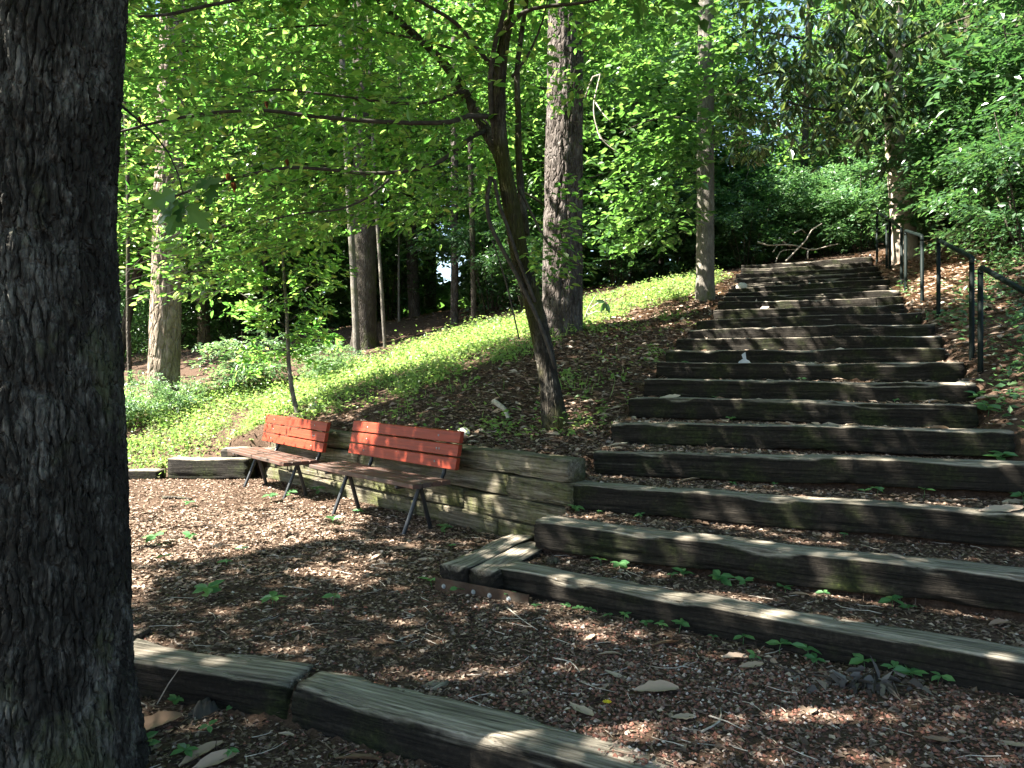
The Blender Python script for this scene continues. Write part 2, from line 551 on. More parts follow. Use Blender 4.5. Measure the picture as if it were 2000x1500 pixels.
for k in range(NS):
    A = at(*SL[k], SD[k]); th = math.radians(ST[k]); dx, dy = math.cos(th), -math.sin(th)
    m = ray(*SR[k]); s = m[0] / m[1]
    t = (s * A[1] - A[0]) / (dx - s * dy)
    B = at(*SR[k], A[1] + t * dy)
    if k < 4:
        B = A + (B - A) / np.linalg.norm(B - A) * 3.35
    SA.append(A); SB.append(B)
SA = np.array(SA); SB = np.array(SB)
SZ = (SA[:, 2] + SB[:, 2]) / 2
SDIR = norm(SB - SA)
SN = np.stack([-SDIR[:, 1], SDIR[:, 0], np.zeros(NS)], 1)
SN = norm(SN)                                             # uphill normal of each step

W0 = np.array([.43, 5.92]); WD = np.array([-.655, .756])   # retaining wall: right end, direction to the left
WNB = np.array([.756, .655])                              # normal pointing behind the wall
FRONT = [(-6.0, 4.35), (-2.3, 3.95), (-1.03, 3.46), (1.3, 2.30), (4, 1.0), (9, -1.5)]   # edge of the foreground timbers

# ------------------------------------------------------------------ terrain
CP = [at(560, 805, 10.4), at(1085, 838, 7.6), at(1100, 645, 11.5), at(1377, 578, 13), at(1000, 655, 12), at(850, 692, 12.5), at(700, 745, 12),
      at(600, 782, 11.5), at(500, 835, 11), at(400, 872, 11), at(300, 900, 11), at(220, 915, 11), at(318, 790, 14), at(690, 697, 16.5), at(705, 682, 18),
      at(450, 702, 17), at(250, 742, 16), at(885, 632, 19), at(800, 632, 21), at(640, 657, 20), at(350, 690, 21), at(240, 722, 22), at(1140, 617, 13.5),
      at(1300, 562, 15), at(1570, 508, 18), at(1770, 502, 14.6), at(1990, 640, 7.5), at(1990, 500, 10), at(1850, 470, 13),
      (-9, 10.5, .1), (-14, 16, .7), (-20, 24, 1.2), (-8, 30, 2.8), (2, 28, 4.2), (8, 24, 4.8), (14, 18, 5.2), (-25, 40, 2.2), (0, 42, 5), (20, 40, 6),
      (12, 8, 4.0), (9, 4, 2.9), (14, 0, 3.0), (.3, 6.9, .76), (-.7, 7.6, .76), (-1.7, 8.6, .74), (-2.6, 9.5, .7), (-3.4, 10.2, .55), (-4.4, 11.0, .35)]
for k in range(2, NS, 2):
    CP.append(SA[k] - SDIR[k] * .15 - np.array([0, 0, .13]))
    CP.append(SA[k] - SDIR[k] * .9 + np.array([0, 0, -.12]))
    CP.append(SB[k] + SDIR[k] * .15 - np.array([0, 0, .06]))
    CP.append(SB[k] + SDIR[k] * 1.2 + np.array([0, 0, .25]))
CP = np.array(CP)


def tps(r):
    return np.where(r > 1e-6, r * r * np.log(np.maximum(r, 1e-6)), 0)


_n = len(CP)
_K = tps(np.hypot(CP[:, None, 0] - CP[None, :, 0], CP[:, None, 1] - CP[None, :, 1])) + np.eye(_n) * .35
_P = np.hstack([np.ones((_n, 1)), CP[:, :2]])
_S = np.linalg.solve(np.vstack([np.hstack([_K, _P]), np.hstack([_P.T, np.zeros((3, 3))])]), np.concatenate([CP[:, 2], np.zeros(3)]))


def upper(x, y):
    out = np.empty(x.shape); xf = x.ravel(); yf = y.ravel(); of = out.ravel()
    for i in range(0, len(xf), 20000):
        a = xf[i:i + 20000]; b = yf[i:i + 20000]
        of[i:i + 20000] = tps(np.hypot(a[:, None] - CP[None, :, 0], b[:, None] - CP[None, :, 1])) @ _S[:_n] + _S[_n] + _S[_n + 1] * a + _S[_n + 2] * b
    return of.reshape(x.shape)


STAIR_POLY = [tuple(p[:2]) for p in SA] + [tuple(SA[-1][:2] + SN[-1][:2] * .9)] + [tuple(SB[-1][:2] + SN[-1][:2] * .9)] + [tuple(p[:2]) for p in SB[::-1]]


def polydist(x, y, poly):
    d = np.full(x.shape, 1e9)
    n = len(poly)
    for i in range(n):
        x0, y0 = poly[i]; x1, y1 = poly[(i + 1) % n]
        ex, ey = x1 - x0, y1 - y0
        t = np.clip(((x - x0) * ex + (y - y0) * ey) / (ex * ex + ey * ey + 1e-9), 0, 1)
        d = np.minimum(d, np.hypot(x - x0 - t * ex, y - y0 - t * ey))
    return np.where(inpoly(x, y, poly), d, -d)


def H(x, y):
    """height of the ground"""
    x = np.asarray(x, float); y = np.asarray(y, float)
    zu = upper(x, y) + .05 * (fbm(x * 1.1, y * 1.1, 3) - .47)
    yb = np.interp(x, [-40, -9, -4.7, -3.4, .43], [9.6, 10.1, 10.45, 10.34, 5.92])
    yb = np.where(x > .43, SA[0][1] - (x - SA[0][0]) * math.tan(math.radians(33)), yb)
    s = (y - yb) * .66
    wid = np.where(x < -4.0, .9, .1)
    w = smooth(.06, .06 + wid, s)
    zp = .03 * (fbm(x * 1.5, y * 1.5, 11) - .47) - .02 * np.clip(-x - 2, 0, 6)
    yf = np.interp(x, [p[0] for p in FRONT], [p[1] for p in FRONT])
    zp = zp - .16 * smooth(.0, .1, (yf + .12 - y) * .9)
    z = zp * (1 - w) + zu * w
    sd = polydist(x, y, STAIR_POLY)
    m = smooth(-.1, .05, sd)
    cnt = np.zeros(x.shape, int)
    for k in range(NS):
        cnt += ((x - SA[k][0]) * SN[k][0] + (y - SA[k][1]) * SN[k][1]) > .11
    zt = np.concatenate([[0.0], SZ])[cnt] - .028 + .03 * (fbm(x * 4, y * 4, 21) - .47)
    zt = np.where(cnt == 0, z, zt)
    return z * (1 - m) + zt * m


def hit(px, py, t0=1.5, t1=60):
    """first ground point on the ray through a pixel"""
    v = ray(px, py)
    t = np.concatenate([np.arange(t0, 12, .01), np.arange(12, t1, .04)])
    P = CAM + v[None] * t[:, None] / v[1]
    h = H(P[:, 0], P[:, 1])
    i = np.argmax(P[:, 2] < h)
    return np.array([P[i, 0], P[i, 1], h[i]])


def spaced(a0, a1, d, b0, b1):
    mid = np.arange(a0, a1, d)
    lo = [a0]; st = d
    while lo[-1] > b0: st *= 1.14; lo.append(lo[-1] - st)
    hi = [mid[-1]]; st = d
    while hi[-1] < b1: st *= 1.10; hi.append(hi[-1] + st)
    return np.concatenate([lo[:0:-1], mid, hi[1:]])


gx = spaced(-6.2, 7.6, .065, -70, 70); gy = spaced(2.0, 16.6, .065, -8, 90)
GX, GY = np.meshgrid(gx, gy, indexing='ij')
GZ = H(GX, GY)
na, nb = GX.shape
ii = (np.arange(na - 1)[:, None] * nb + np.arange(nb - 1)[None]).ravel()
ground = mk('ground', np.stack([GX, GY, GZ], -1).reshape(-1, 3), np.stack([ii, ii + nb, ii + nb + 1, ii + 1], 1), M['soil'], flat=False)
tag(ground, 'brown forest soil rising in a slope behind the flat clearing', 'ground', kind='structure')


# ------------------------------------------------------------------ timbers
def beam(L, w, h, seed=0, wear=.02, sag=.006, nseg=None, chip=.0):
    """weathered squared timber along +x from 0 to L, y 0..w, z -h..0 with rounded, uneven edges"""
    n = nseg or max(6, int(L / .07))
    x = np.linspace(0, L, n)
    r = wear
    sec = []
    for (cy, cz, a0) in ((w - r, -r, 0), (r, -r, 90), (r, -h + r, 180), (w - r, -h + r, 270)):
        for a in (0, 45, 90):
            t = math.radians(a0 + a)
            sec.append((cy + r * math.cos(t), cz + r * math.sin(t)))
    # extra points on the long sides of the section
    full = []
    for i in range(12):
        a = np.array(sec[i]); b = np.array(sec[(i + 1) % 12]); full.append(a)
        if np.linalg.norm(b - a) > .05:
            full += [a + (b - a) * q for q in np.linspace(0, 1, 9)[1:-1]]
    sec = np.array(full); ns = len(sec)
    X = np.repeat(x[:, None], ns, 1)
    Y = np.repeat(sec[None, :, 0], n, 0); Z = np.repeat(sec[None, :, 1], n, 0)
    ang = np.arange(ns)[None] * 1.7 + seed * 13.7
    d = (fbm(X * 2.2 + seed, ang * .2, seed) - .47) * .009 + (fbm(X * 12 + seed, ang * 1.3, seed + 4) - .47) * .009
    cr_ = np.random.default_rng(seed + 5000)
    for _ in range(9):                                     # drying cracks along the grain
        q = cr_.integers(0, ns); xa = cr_.uniform(-.2, L); xl = cr_.uniform(.25, 1.1)
        path = q + np.round(1.2 * np.sin(x * 2.3 + seed)).astype(int) * 0
        d[:, q] -= .016 * smooth(0, .12, x - xa) * smooth(0, .12, xa + xl - x)
    cy, cz = w / 2, -h / 2
    ny = (Y - cy) / (w / 2); nz = (Z - cz) / (h / 2)
    Y = Y + ny * d; Z = Z + nz * d
    corner = np.clip(np.abs(ny) + np.abs(nz) - 1.5, 0, 1)
    c = np.clip(fbm(X * 4 + seed * 3, ang * .15, seed + 8) - .52, 0, 1) * corner * .25
    Y = Y - ny * c; Z = Z - nz * c
    Z = Z + sag * np.sin(X / L * math.pi * 1.7 + seed) + .004 * np.sin(X * 5 + seed)
    Y = Y + .012 * np.sin(X / L * 3.1 + seed * 2)
    e = smooth(0, .05, X) * smooth(0, .05, L - X)
    Y = cy + (Y - cy) * (.975 + .025 * e); Z = cz + (Z - cz) * (.975 + .025 * e)
    X = X + (fbm(Y * 30 + seed, Z * 30, seed) - .47) * .03 * (1 - e)
    V = np.stack([X, Y, Z], -1).reshape(-1, 3)
    i = np.arange(n - 1)[:, None] * ns; j = np.arange(ns)[None]; k = (j + 1) % ns
    Q = np.stack([i + k, i + j, i + ns + j, i + ns + k], -1).reshape(-1, 4)[:, ::-1]
    c0 = len(V)
    V = np.vstack([V, [V[:ns].mean(0)], [V[-ns:].mean(0)]])
    jj = np.arange(ns); kk = (jj + 1) % ns
    T = np.vstack([np.stack([np.full(ns, c0), kk, jj], 1), np.stack([np.full(ns, c0 + 1), (n - 1) * ns + jj, (n - 1) * ns + kk], 1)])
    return V, [Q, T]


def frame(A, xdir, ydir):
    x = Vector(xdir).normalized(); y = Vector(ydir)
    y = (y - x * y.dot(x)).normalized(); z = x.cross(y)
    Mx = Matrix((x, y, z)).transposed().to_4x4()
    Mx.translation = Vector(A)
    return Mx


def place_beam(name, parent, A, B, ydir, w, h, seed, mat, wear=.02, **kw):
    L = np.linalg.norm(np.asarray(B) - np.asarray(A))
    V, F = beam(L, w, h, seed, wear, **kw)
    o = mk(name, V, F, mat, parent, flat=False, local=True)
    o.matrix_local = Matrix.Translation(-Vector(parent.location)) @ frame(A, np.asarray(B) - np.asarray(A), ydir)
    return o


stairs = thing('timber_staircase', 'long flight of dark weathered timber steps climbing the wooded slope', 'stairs', tuple(SA[0] * [1, 1, 0]))
for k in range(NS):
    hgt = .20 if k else .185
    place_beam('step_timber', stairs, SA[k], SB[k], SN[k], .225 + .02 * math.sin(k * 2.1), hgt, k + 1, M['timber'], wear=.016 if k < 4 else .012,
               sag=.009 if k > 4 else .006)
# two short timbers laid side by side at the left end of the lowest step, held by a bolted strap
n1 = SN[0]; d1 = SDIR[0]
c0 = at(858, 1097, 5.06)
c0[2] = .175
bdir = np.array([.47, .882, 0.0]); bd = np.array([.882, -.47, 0])
for q in range(2):
    a = c0 + bd * (.005 + .225 * q) - bdir * (.0 if q == 0 else -.015)
    L = 1.02 if q == 0 else .85
    o = place_beam('side_timber', stairs, a + bd * .212, a + bd * .212 + bdir * L, -bd, .212, .185, 41 + q, M['timber'], wear=.014)
st = c0 - bdir * .03 + np.array([0, 0, -.085]) - bd * .01
V, Q, T = boxmesh(0, .70, -.006, .006, -.1, 0, .002)
strap = mk('steel_strap', V, [Q], M['rust'], stairs, local=True)
strap.matrix_local = Matrix.Translation(-Vector(stairs.location)) @ frame(st, bd * 1.0 + np.array([0, 0, -.03]), bdir)


def bolt_mesh():
    b = MB()
    for (r, y0, y1, ns_) in ((.016, -.006, -.010, 16), (.009, -.010, -.02, 6)):
        th = np.linspace(0, 2 * math.pi, ns_, endpoint=False)
        V = np.vstack([np.stack([r * np.cos(th), np.full(ns_, y0), r * np.sin(th)], 1), np.stack([r * np.cos(th) * .94, np.full(ns_, y1), r * np.sin(th) * .94], 1), [[0, y1 - .001, 0]]])
        j = np.arange(ns_); k = (j + 1) % ns_
        b.add(V, np.stack([j, k, ns_ + k, ns_ + j], 1), np.stack([np.full(ns_, 2 * ns_), ns_ + j, ns_ + k], 1))
    return b


bolt0 = bolt_mesh().build('bolt', M['zinc'], strap, local=True)
for i, x in enumerate((.07, .30, .42, .56)):
    b = bolt0 if i == 0 else inst('bolt', bolt0.data, Matrix.Identity(4), strap)
    b.matrix_local = Matrix.Translation((x, 0, -.05 + .004 * math.sin(i * 3)))

# retaining wall
wall = thing('timber_retaining_wall', 'low mossy retaining wall of stacked timbers behind the benches', 'wall', (W0[0], W0[1], 0))
CO = .195
courses = [(0, [.35, .86, 2.15, 4.2, 5.8]), (1, [-.02, 1.35, 3.6, 5.75]), (2, [-.03, .74, 3.25, 5.6]), (3, [.0, 2.42, 4.7])]
for lev, cuts in courses:
    for i in range(len(cuts) - 1):
        s0, s1 = cuts[i] + .004, cuts[i + 1] - .006
        off = .012 * math.sin(lev * 3.3 + i * 1.9)
        zt = CO * (lev + 1) - .01 - .03 * max(0, (s0 + s1) / 2 - 2) * .4
        p0 = W0 + WD * s1 + WNB * off; p1 = W0 + WD * s0 + WNB * off
        dz = .012 * (s1 - s0)
        place_beam('timber', wall, (p0[0], p0[1], zt - dz), (p1[0], p1[1], zt), (*WNB, 0), .21, CO - .012, 60 + lev * 7 + i, M['wall'], wear=.014, sag=.003)
# angled timber returning from the left end of the wall, with a bolted strap
pe = W0 + WD * 5.65
place_beam('end_timber', wall, (pe[0] - .75, pe[1] + .22, .36), (pe[0] + .10, pe[1] - .05, .40), (.3, 1, 0), .22, .17, 95, M['timber'])
V, Q, T = boxmesh(0, .42, -.006, .006, -.07, 0, .002)
strap2 = mk('steel_strap', V, [Q], M['rust'], wall, local=True)
strap2.matrix_local = Matrix.Translation(-Vector(wall.location)) @ frame((pe[0] - .62, pe[1] + .155, .345), (.95, -.3, .03), (.3, .95, 0))
for i, x in enumerate((.1, .3)):
    b = inst('bolt', bolt0.data, Matrix.Translation((x, 0, -.035)), strap2)
# low timbers edging the clearing on the far left
edge = thing('timber_edging', 'low brown timber edging between sunny clearing and green weeds', 'edging', (-4.6, 10.55, 0))
place_beam('timber', edge, (-4.75, 10.42, .23), (-3.55, 10.12, .25), (.25, 1, 0), .24, .28, 97, M['timber'])
place_beam('timber', edge, (-7.2, 10.35, .03), (-4.85, 10.42, .06), (0, 1, 0), .2, .18, 98, M['timber'])

# foreground kerb timbers
kerb = thing('timber_kerb', 'two heavy mossy timbers edging the clearing beside the big trunk', 'kerb', (-1.03, 3.46, -.15))
k1 = (-2.75, 4.02, .03); k2 = (-1.05, 3.50, .025)
place_beam('timber', kerb, k1, k2, (.25, 1, 0), .26, .21, 101, M['timber'], wear=.02)
k3 = (-1.02, 3.455, .015); k4 = (1.45, 2.22, .01)
place_beam('timber', kerb, k3, k4, (.45, .9, 0), .27, .21, 102, M['timber'], wear=.02)
bp0 = hit(855, 1352); bp1 = hit(985, 1268)
buried = thing('buried_timber', 'worn timber end lying flush in the litter of the clearing', 'timber', tuple(bp0))
place_beam('timber', buried, bp0 + [0, 0, .006], bp1 + [0, 0, .0], (-(bp1 - bp0)[1], (bp1 - bp0)[0], 0), .13, .12, 103, M['timber'], wear=.03)


# ------------------------------------------------------------------ benches
def make_bench(label, loc, rot):
    b = thing('park_bench', label, 'bench', loc, 'red slatted benches against the timber wall', rot)
    Lh = .915
    lean = .075
    def P(m, name, mat, par=b): return m.build(name, mat, par, local=True)
    for i in range(3):
        z0 = .575 + i * .118
        V, Q, T = boxmesh(-Lh, Lh, -.021, .021, 0, .104, .005)
        V[:, 1] += (V[:, 2] + z0 - .575) * .2
        V[:, 2] += z0
        sl = P(MB().add(V, Q), 'back_slat', M['paint'])
        for x in (-.62, -.60, .60, .64)[(i % 2):: (2 if i != 1 else 1)]:
            th = np.linspace(0, 2 * math.pi, 8, endpoint=False)
            Vb = np.stack([x + .011 * np.cos(th), np.full(8, -.0225 + (z0 + .052 - .575) * .2), z0 + .052 + .011 * np.sin(th)], 1)
            Vb = np.vstack([Vb, [[x, -.029 + (z0 + .052 - .575) * .2, z0 + .052]]])
            P(MB().add(Vb, None, np.stack([np.full(8, 8), np.arange(8), (np.arange(8) + 1) % 8], 1)), 'bolt_head', M['zinc'], sl)
    for i in range(4):
        y0 = -.475 + i * .103
        V, Q, T = boxmesh(-Lh, Lh, y0, y0 + .095, .455, .495, .006)
        P(MB().add(V, Q), 'seat_slat', M['seat'])
    for sx in (-.62, .62):
        V, Q, T = tube([(sx, -.45, .438), (sx, -.2, .432), (sx, -.04, .432), (sx, .05, .452), (sx, .085, .52), (sx, .09, .60), (sx, .135, .78), (sx, .15, .88)], [.02] * 8, 10, .04)
        P(MB().add(V, Q, T), 'support_tube', M['frame']).data.polygons.foreach_set('use_smooth', [True] * (len(Q) + len(T)))
        V, Q, T = tube([(sx, -.19, .43), (sx, -.275, .22), (sx, -.37, -.0)], [.019, .019, .019], 10, .1)
        lg = P(MB().add(V, Q, T), 'front_leg', M['frame'])
        V, Q, T = tube([(sx, -.19, .43), (sx, -.13, .22), (sx, -.066, -.0)], [.021, .021, .021], 10, .1)
        P(MB().add(V, Q, T), 'rear_leg', M['frame'])
    return b


rb = math.atan2(-.736, .676)
make_bench('nearer red brown slatted bench against the mossy timber wall', (-1.11, 7.39, .0), rb)
lb = math.atan2(-.777, .63)
make_bench('farther red brown slatted bench, splashed with sunlight, beside the wall end', (-2.71, 9.28, -.055), lb)


# ------------------------------------------------------------------ handrails
def handrail(label, pts, ext=None):
    """pts: (px, top y, base y) of the posts, with height in metres giving the distance"""
    P = []
    for (px, yt, yb_, d) in pts:
        P.append((at(px, yt, d), at(px, yb_, d)))
    r = thing('handrail', label, 'handrail', tuple(P[0][1]), 'dark steel handrails beside the stairs')
    R = .024
    for (t_, b_) in P:
        V, Q, T = tube([b_ - [0, 0, .25], b_, t_ - [0, 0, .03]], [R, R, R], 12, .5)
        mk('post', V, [Q, T], M['rail'], r, flat=False)
    a = P[0][0].copy(); b = P[-1][0].copy()
    for q in (a, b): q[2] -= .006
    d = norm(b - a)
    pts_ = [a - [0, 0, .07], a - [0, 0, .022], a + d * .03, (a + b) / 2, b - d * .03, b - [0, 0, .022], b - [0, 0, .07]]
    V, Q, T = tube(pts_, [R * 1.02] * 7, 12, .03)
    mk('rail', V, [Q, T], M['rail'], r, flat=False)


dd = lambda yt, yb_: .90 * FPX / (yb_ - yt)
handrail('nearest dark steel handrail, running out of the picture', [(1915, 520, 705, 7.05), (2130, 640, 860, 5.4)])
handrail('second dark handrail up the stairs, standing just behind the nearest one', [(1833, 468, 607, 9.45), (1898, 502, 683, 7.4)])
handrail('short nearly level handrail in front of the pale magnolia trunk', [(1769, 450, 563, 11.6), (1801, 460, 595, 10.3)])
handrail('sloping handrail directly left of the pale magnolia trunk', [(1738, 427, 527, 13.6), (1761, 448, 552, 12.2)])
handrail('farthest small handrail at the top of the stairs', [(1713, 414, 506, 15.0), (1732, 424, 518, 14.0)])

# ------------------------------------------------------------------ foliage machinery
LIT = [[(150, 935), (150, 770), (450, 740), (650, 705), (900, 645), (1050, 612), (1300, 548), (1420, 530), (1400, 560), (1300, 592), (1110, 640), (1000, 690), (800, 775), (600, 830), (480, 900), (350, 930)],
       [(150, 930), (480, 915), (640, 955), (640, 985), (420, 1010), (150, 1030)]]
HALF = [[(150, 1000), (640, 960), (760, 1000), (700, 1050), (400, 1100), (150, 1110)], [(500, 790), (720, 790), (760, 1010), (520, 970)],
        [(570, 1095), (740, 1100), (760, 1150), (600, 1135)], [(230, 1225), (380, 1235), (370, 1300), (230, 1290)], [(150, 1110), (330, 1120), (330, 1180), (150, 1180)],
        [(1290, 1165), (1480, 1180), (1720, 1225), (1720, 1270), (1500, 1235), (1290, 1210)], [(1350, 1060), (1560, 1080), (1500, 1135), (1360, 1110)], [(1560, 1140), (2000, 1160), (2000, 1215), (1650, 1190)],
        [(1520, 1330), (1660, 1340), (1640, 1420), (1520, 1410)], [(1150, 1225), (1250, 1225), (1250, 1260), (1150, 1260)], [(1320, 655), (1600, 650), (1600, 690), (1320, 690)], [(1400, 590), (1560, 585), (1560, 610), (1400, 612)],
        [(880, 900), (1000, 920), (1010, 1010), (900, 1000)], [(1010, 1060), (1080, 1060), (1080, 1100), (1000, 1100)], [(1100, 780), (1180, 770), (1190, 830), (1110, 850)], [(1800, 690), (1900, 690), (1900, 745), (1780, 745)]]


def sun_keep(Pt, soft=.22, strong=.03):
    """probability with which foliage stays, so that the canopy has its gaps where the photograph shows sun on the ground"""
    g = Pt.copy()
    for _ in range(3):
        zg = H(g[:, 0], g[:, 1])
        g = Pt - SUNV * ((Pt[:, 2] - zg) / SUNV[2])[:, None]
    g[:, 2] = H(g[:, 0], g[:, 1])
    px, py = proj(g)
    p = np.ones(len(Pt))
    vis = g[:, 1] > 1.0
    for po in HALF:
        p = np.where(inpoly(px, py, po) & vis, soft, p)
    for po in LIT:
        p = np.where(inpoly(px, py, po) & vis, strong, p)
    return p


SUNNY = [(at(1766, 500, 14.1), at(1755, 320, 14.0), .17, .12), (np.array([-1.72, 8.08, .62]), np.array([-1.45, 7.75, .92]), .16, .1), (np.array([-3.0, 9.7, .7]), np.array([-2.5, 9.0, .75]), .25, .15),
         (at(1378, 560, 13), at(1378, 330, 13), .12, .5), (at(1090, 600, 11.3), at(1075, 150, 11.3), .18, .35), (at(1765, 520, 12.5), at(1850, 560, 10.0), .5, .35), (at(1330, 672, 9.7), at(1700, 668, 8.8), .06, .35),
         (np.array([-1.3, 7.7, .2]), np.array([-.1, 6.5, .4]), .06, .3)]


def sun_gaps(P):
    """probability with which foliage stays near the sun rays that reach the sunlit trunks, benches and bank"""
    e1 = norm(np.cross(SUNV, [0, 0, 1.0])); e2 = np.cross(SUNV, e1)
    p = np.ones(len(P))
    for A, B, rr_, k in SUNNY:
        q = np.stack([(P - A) @ e1, (P - A) @ e2], 1); b = np.array([(B - A) @ e1, (B - A) @ e2])
        t = np.clip((q @ b) / (b @ b), 0, 1)
        near_ = (np.linalg.norm(q - t[:, None] * b, axis=1) < rr_) & ((P - A) @ SUNV > .3)
        p = np.where(near_, np.minimum(p, k), p)
    return p


def thin(parts, r):
    k = r.random(len(parts[0])) < sun_gaps(parts[0])
    return [a[k] for a in parts]


def leaf_geo(P, D, Nn, L, W, fold=.12, droop=.08, hexa=False):
    n = len(P)
    L = np.broadcast_to(L, (n,))[:, None]; W = np.broadcast_to(W, (n,))[:, None]
    S = norm(np.cross(Nn, D)); Nn = np.cross(D, S)
    tip = P + D * L - Nn * L * droop
    if not hexa:
        l = P + D * L * .45 + S * W * .5 + Nn * W * fold; r = P + D * L * .45 - S * W * .5 + Nn * W * fold
        V = np.stack([P, l, tip, r], 1).reshape(-1, 3)
        b = np.arange(n)[:, None] * 4
        return V, np.vstack([b + [0, 2, 1], b + [0, 3, 2]]), None
    l1 = P + D * L * .28 + S * W * .42 + Nn * W * fold; r1 = P + D * L * .28 - S * W * .42 + Nn * W * fold
    l2 = P + D * L * .62 + S * W * .46 + Nn * (W * fold - L * droop * .4); r2 = P + D * L * .62 - S * W * .46 + Nn * (W * fold - L * droop * .4)
    V = np.stack([P, l1, l2, tip, r2, r1], 1).reshape(-1, 3)
    b = np.arange(n)[:, None] * 6
    return V, None, np.vstack([b + [0, 3, 2, 1], b + [0, 5, 4, 3]])


def sprays(C, Dr, m, length, L, W, r, tilt=.35, lj=.25):
    """flat twig sprays: C centres, Dr twig directions; returns leaf bases, axes, normals, lengths, widths"""
    n = len(C)
    U = norm(np.array([0, 0, 1.0]) + r.normal(0, tilt, (n, 3)))
    Dr = norm(Dr - U * np.sum(Dr * U, 1)[:, None])
    S = np.cross(U, Dr)
    t = (np.arange(m) + .5) / m
    side = np.where(np.arange(m) % 2 == 0, 1.0, -1.0)
    base = C[:, None] + Dr[:, None] * (length * (t - .4))[None, :, None] - np.array([0, 0, 1.0]) * (length * .18 * t ** 2)[None, :, None]
    ang = (np.radians(62 - 30 * t)[None] + r.normal(0, .25, (n, m)))
    D = Dr[:, None] * np.cos(ang)[..., None] + S[:, None] * (np.sin(ang) * side[None])[..., None] + r.normal(0, .16, (n, m, 3)) - np.array([0, 0, .12])
    Nn = U[:, None] + r.normal(0, .35, (n, m, 3))
    sz = r.uniform(1 - lj, 1 + lj, (n, m))
    base = base + r.normal(0, length * .06, (n, m, 3))
    f = lambda a: a.reshape(-1, 3)
    return f(base), norm(f(D)), norm(f(Nn)), (sz * L).ravel(), (sz * W).ravel()


def clumps(center, rad, nclump, per, cr, r, shell=.55, axis=None):
    """spray centres gathered in clumps inside an ellipsoid, and directions pointing outwards"""
    c = norm(r.normal(0, 1, (nclump, 3))) * (r.uniform(shell, 1, (nclump, 1)))
    c = c * np.array(rad) + np.array(center)
    p = np.repeat(c, per, 0) + r.normal(0, 1, (nclump * per, 3)) * np.array([cr, cr, cr * .45])
    d = p - np.array(center); d[:, 2] *= .3
    d = norm(d + r.normal(0, .5, d.shape) * np.array(rad).mean() * .5)
    return p, d


def crown_mesh(name, mat, parent, parts, hexa=False, kind=None, local=False):
    P = [np.concatenate([q[i] for q in parts]) for i in range(5)]
    V, T, Q = leaf_geo(*P, hexa=hexa)
    o = mk(name, V, [a for a in (Q, T) if a is not None], mat, parent, local=local)
    if kind: o['kind'] = kind
    return o


def leaf_unit(name, mat):
    """one leaf of unit length and width along +y, shared by single leaves"""
    V, T, Q = leaf_geo(np.zeros((1, 3)), np.array([[0, 1.0, 0]]), np.array([[0, 0, 1.0]]), np.array([1.0]), np.array([1.0]), hexa=True, fold=.12)
    me = mk(name, V, [Q], mat, None, local=True)
    d = me.data
    bpy.data.objects.remove(me)
    return d


def leaf_objects(parent, mesh, P, D, Nn, L, W, name='leaf'):
    off = np.array(parent.location)
    for i in range(len(P)):
        S = np.cross(Nn[i], D[i]); S /= np.linalg.norm(S); N2 = np.cross(D[i], S)
        Mx = Matrix(((S[0] * W[i], D[i][0] * L[i], N2[0] * W[i], P[i][0] - off[0]), (S[1] * W[i], D[i][1] * L[i], N2[1] * W[i], P[i][1] - off[1]),
                     (S[2] * W[i], D[i][2] * L[i], N2[2] * W[i], P[i][2] - off[2]), (0, 0, 0, 1)))
        o = bpy.data.objects.new(name, mesh); COL.objects.link(o); o.parent = parent
        o.matrix_local = Mx


def bark_disp(depth, cw, ch, seed, furrow=.6, lump=.02):
    def f(u, v, r):
        wu = u / cw + 1.1 * (fbm(u / cw * .35, v / ch * .35, seed) - .47) * 2; wv = v / ch + (fbm(u / cw * .4, v / ch * .4, seed + 3) - .47)
        f1, c1 = worley(wu, wv * .22, seed + 1)
        f2, c2 = worley(wu * 1.05, wv, seed + 2)
        d = furrow * smooth(.01, .26, f1) + (1 - furrow) * smooth(.01, .2, f2) + .3 * c2 * (1 - furrow)
        fine = fbm(u / cw * 4, v / ch * 6, seed + 5) - .47
        big = fbm(u * 2.2, v * 1.1, seed + 6) - .47
        return depth * (d - .8) + depth * .4 * fine + lump * big
    return f


def trunk_mesh(parent, P, R, mat, ns=24, step=.12, disp=None, name='trunk', flare=0.0, roots=5, seed=0):
    def dd_(u, v, r):
        o = disp(u, v, r) if disp is not None else 0 * u
        if flare:
            th = u / np.maximum(np.mean(R), .01)
            o = o + flare * np.exp(-v / (.22 + flare)) * (.55 + .6 * np.cos(th * roots + seed) ** 2)
        return o
    V, Q, T = tube(P, R, ns, step, dd_)
    return mk(name, V, [Q, T], mat, parent, flat=False)


def branch(parent, P, R, mat, ns=7, name='branch', step=.12, wob=.0):
    P = np.array(P, float)
    V, Q, T = tube(P, R, ns, step)
    return mk(name, V, [Q, T], mat, parent, flat=False)


def pxpath(pts, d0, d1):
    n = len(pts)
    return [at(x, y, d0 + (d1 - d0) * i / (n - 1)) for i, (x, y) in enumerate(pts)]


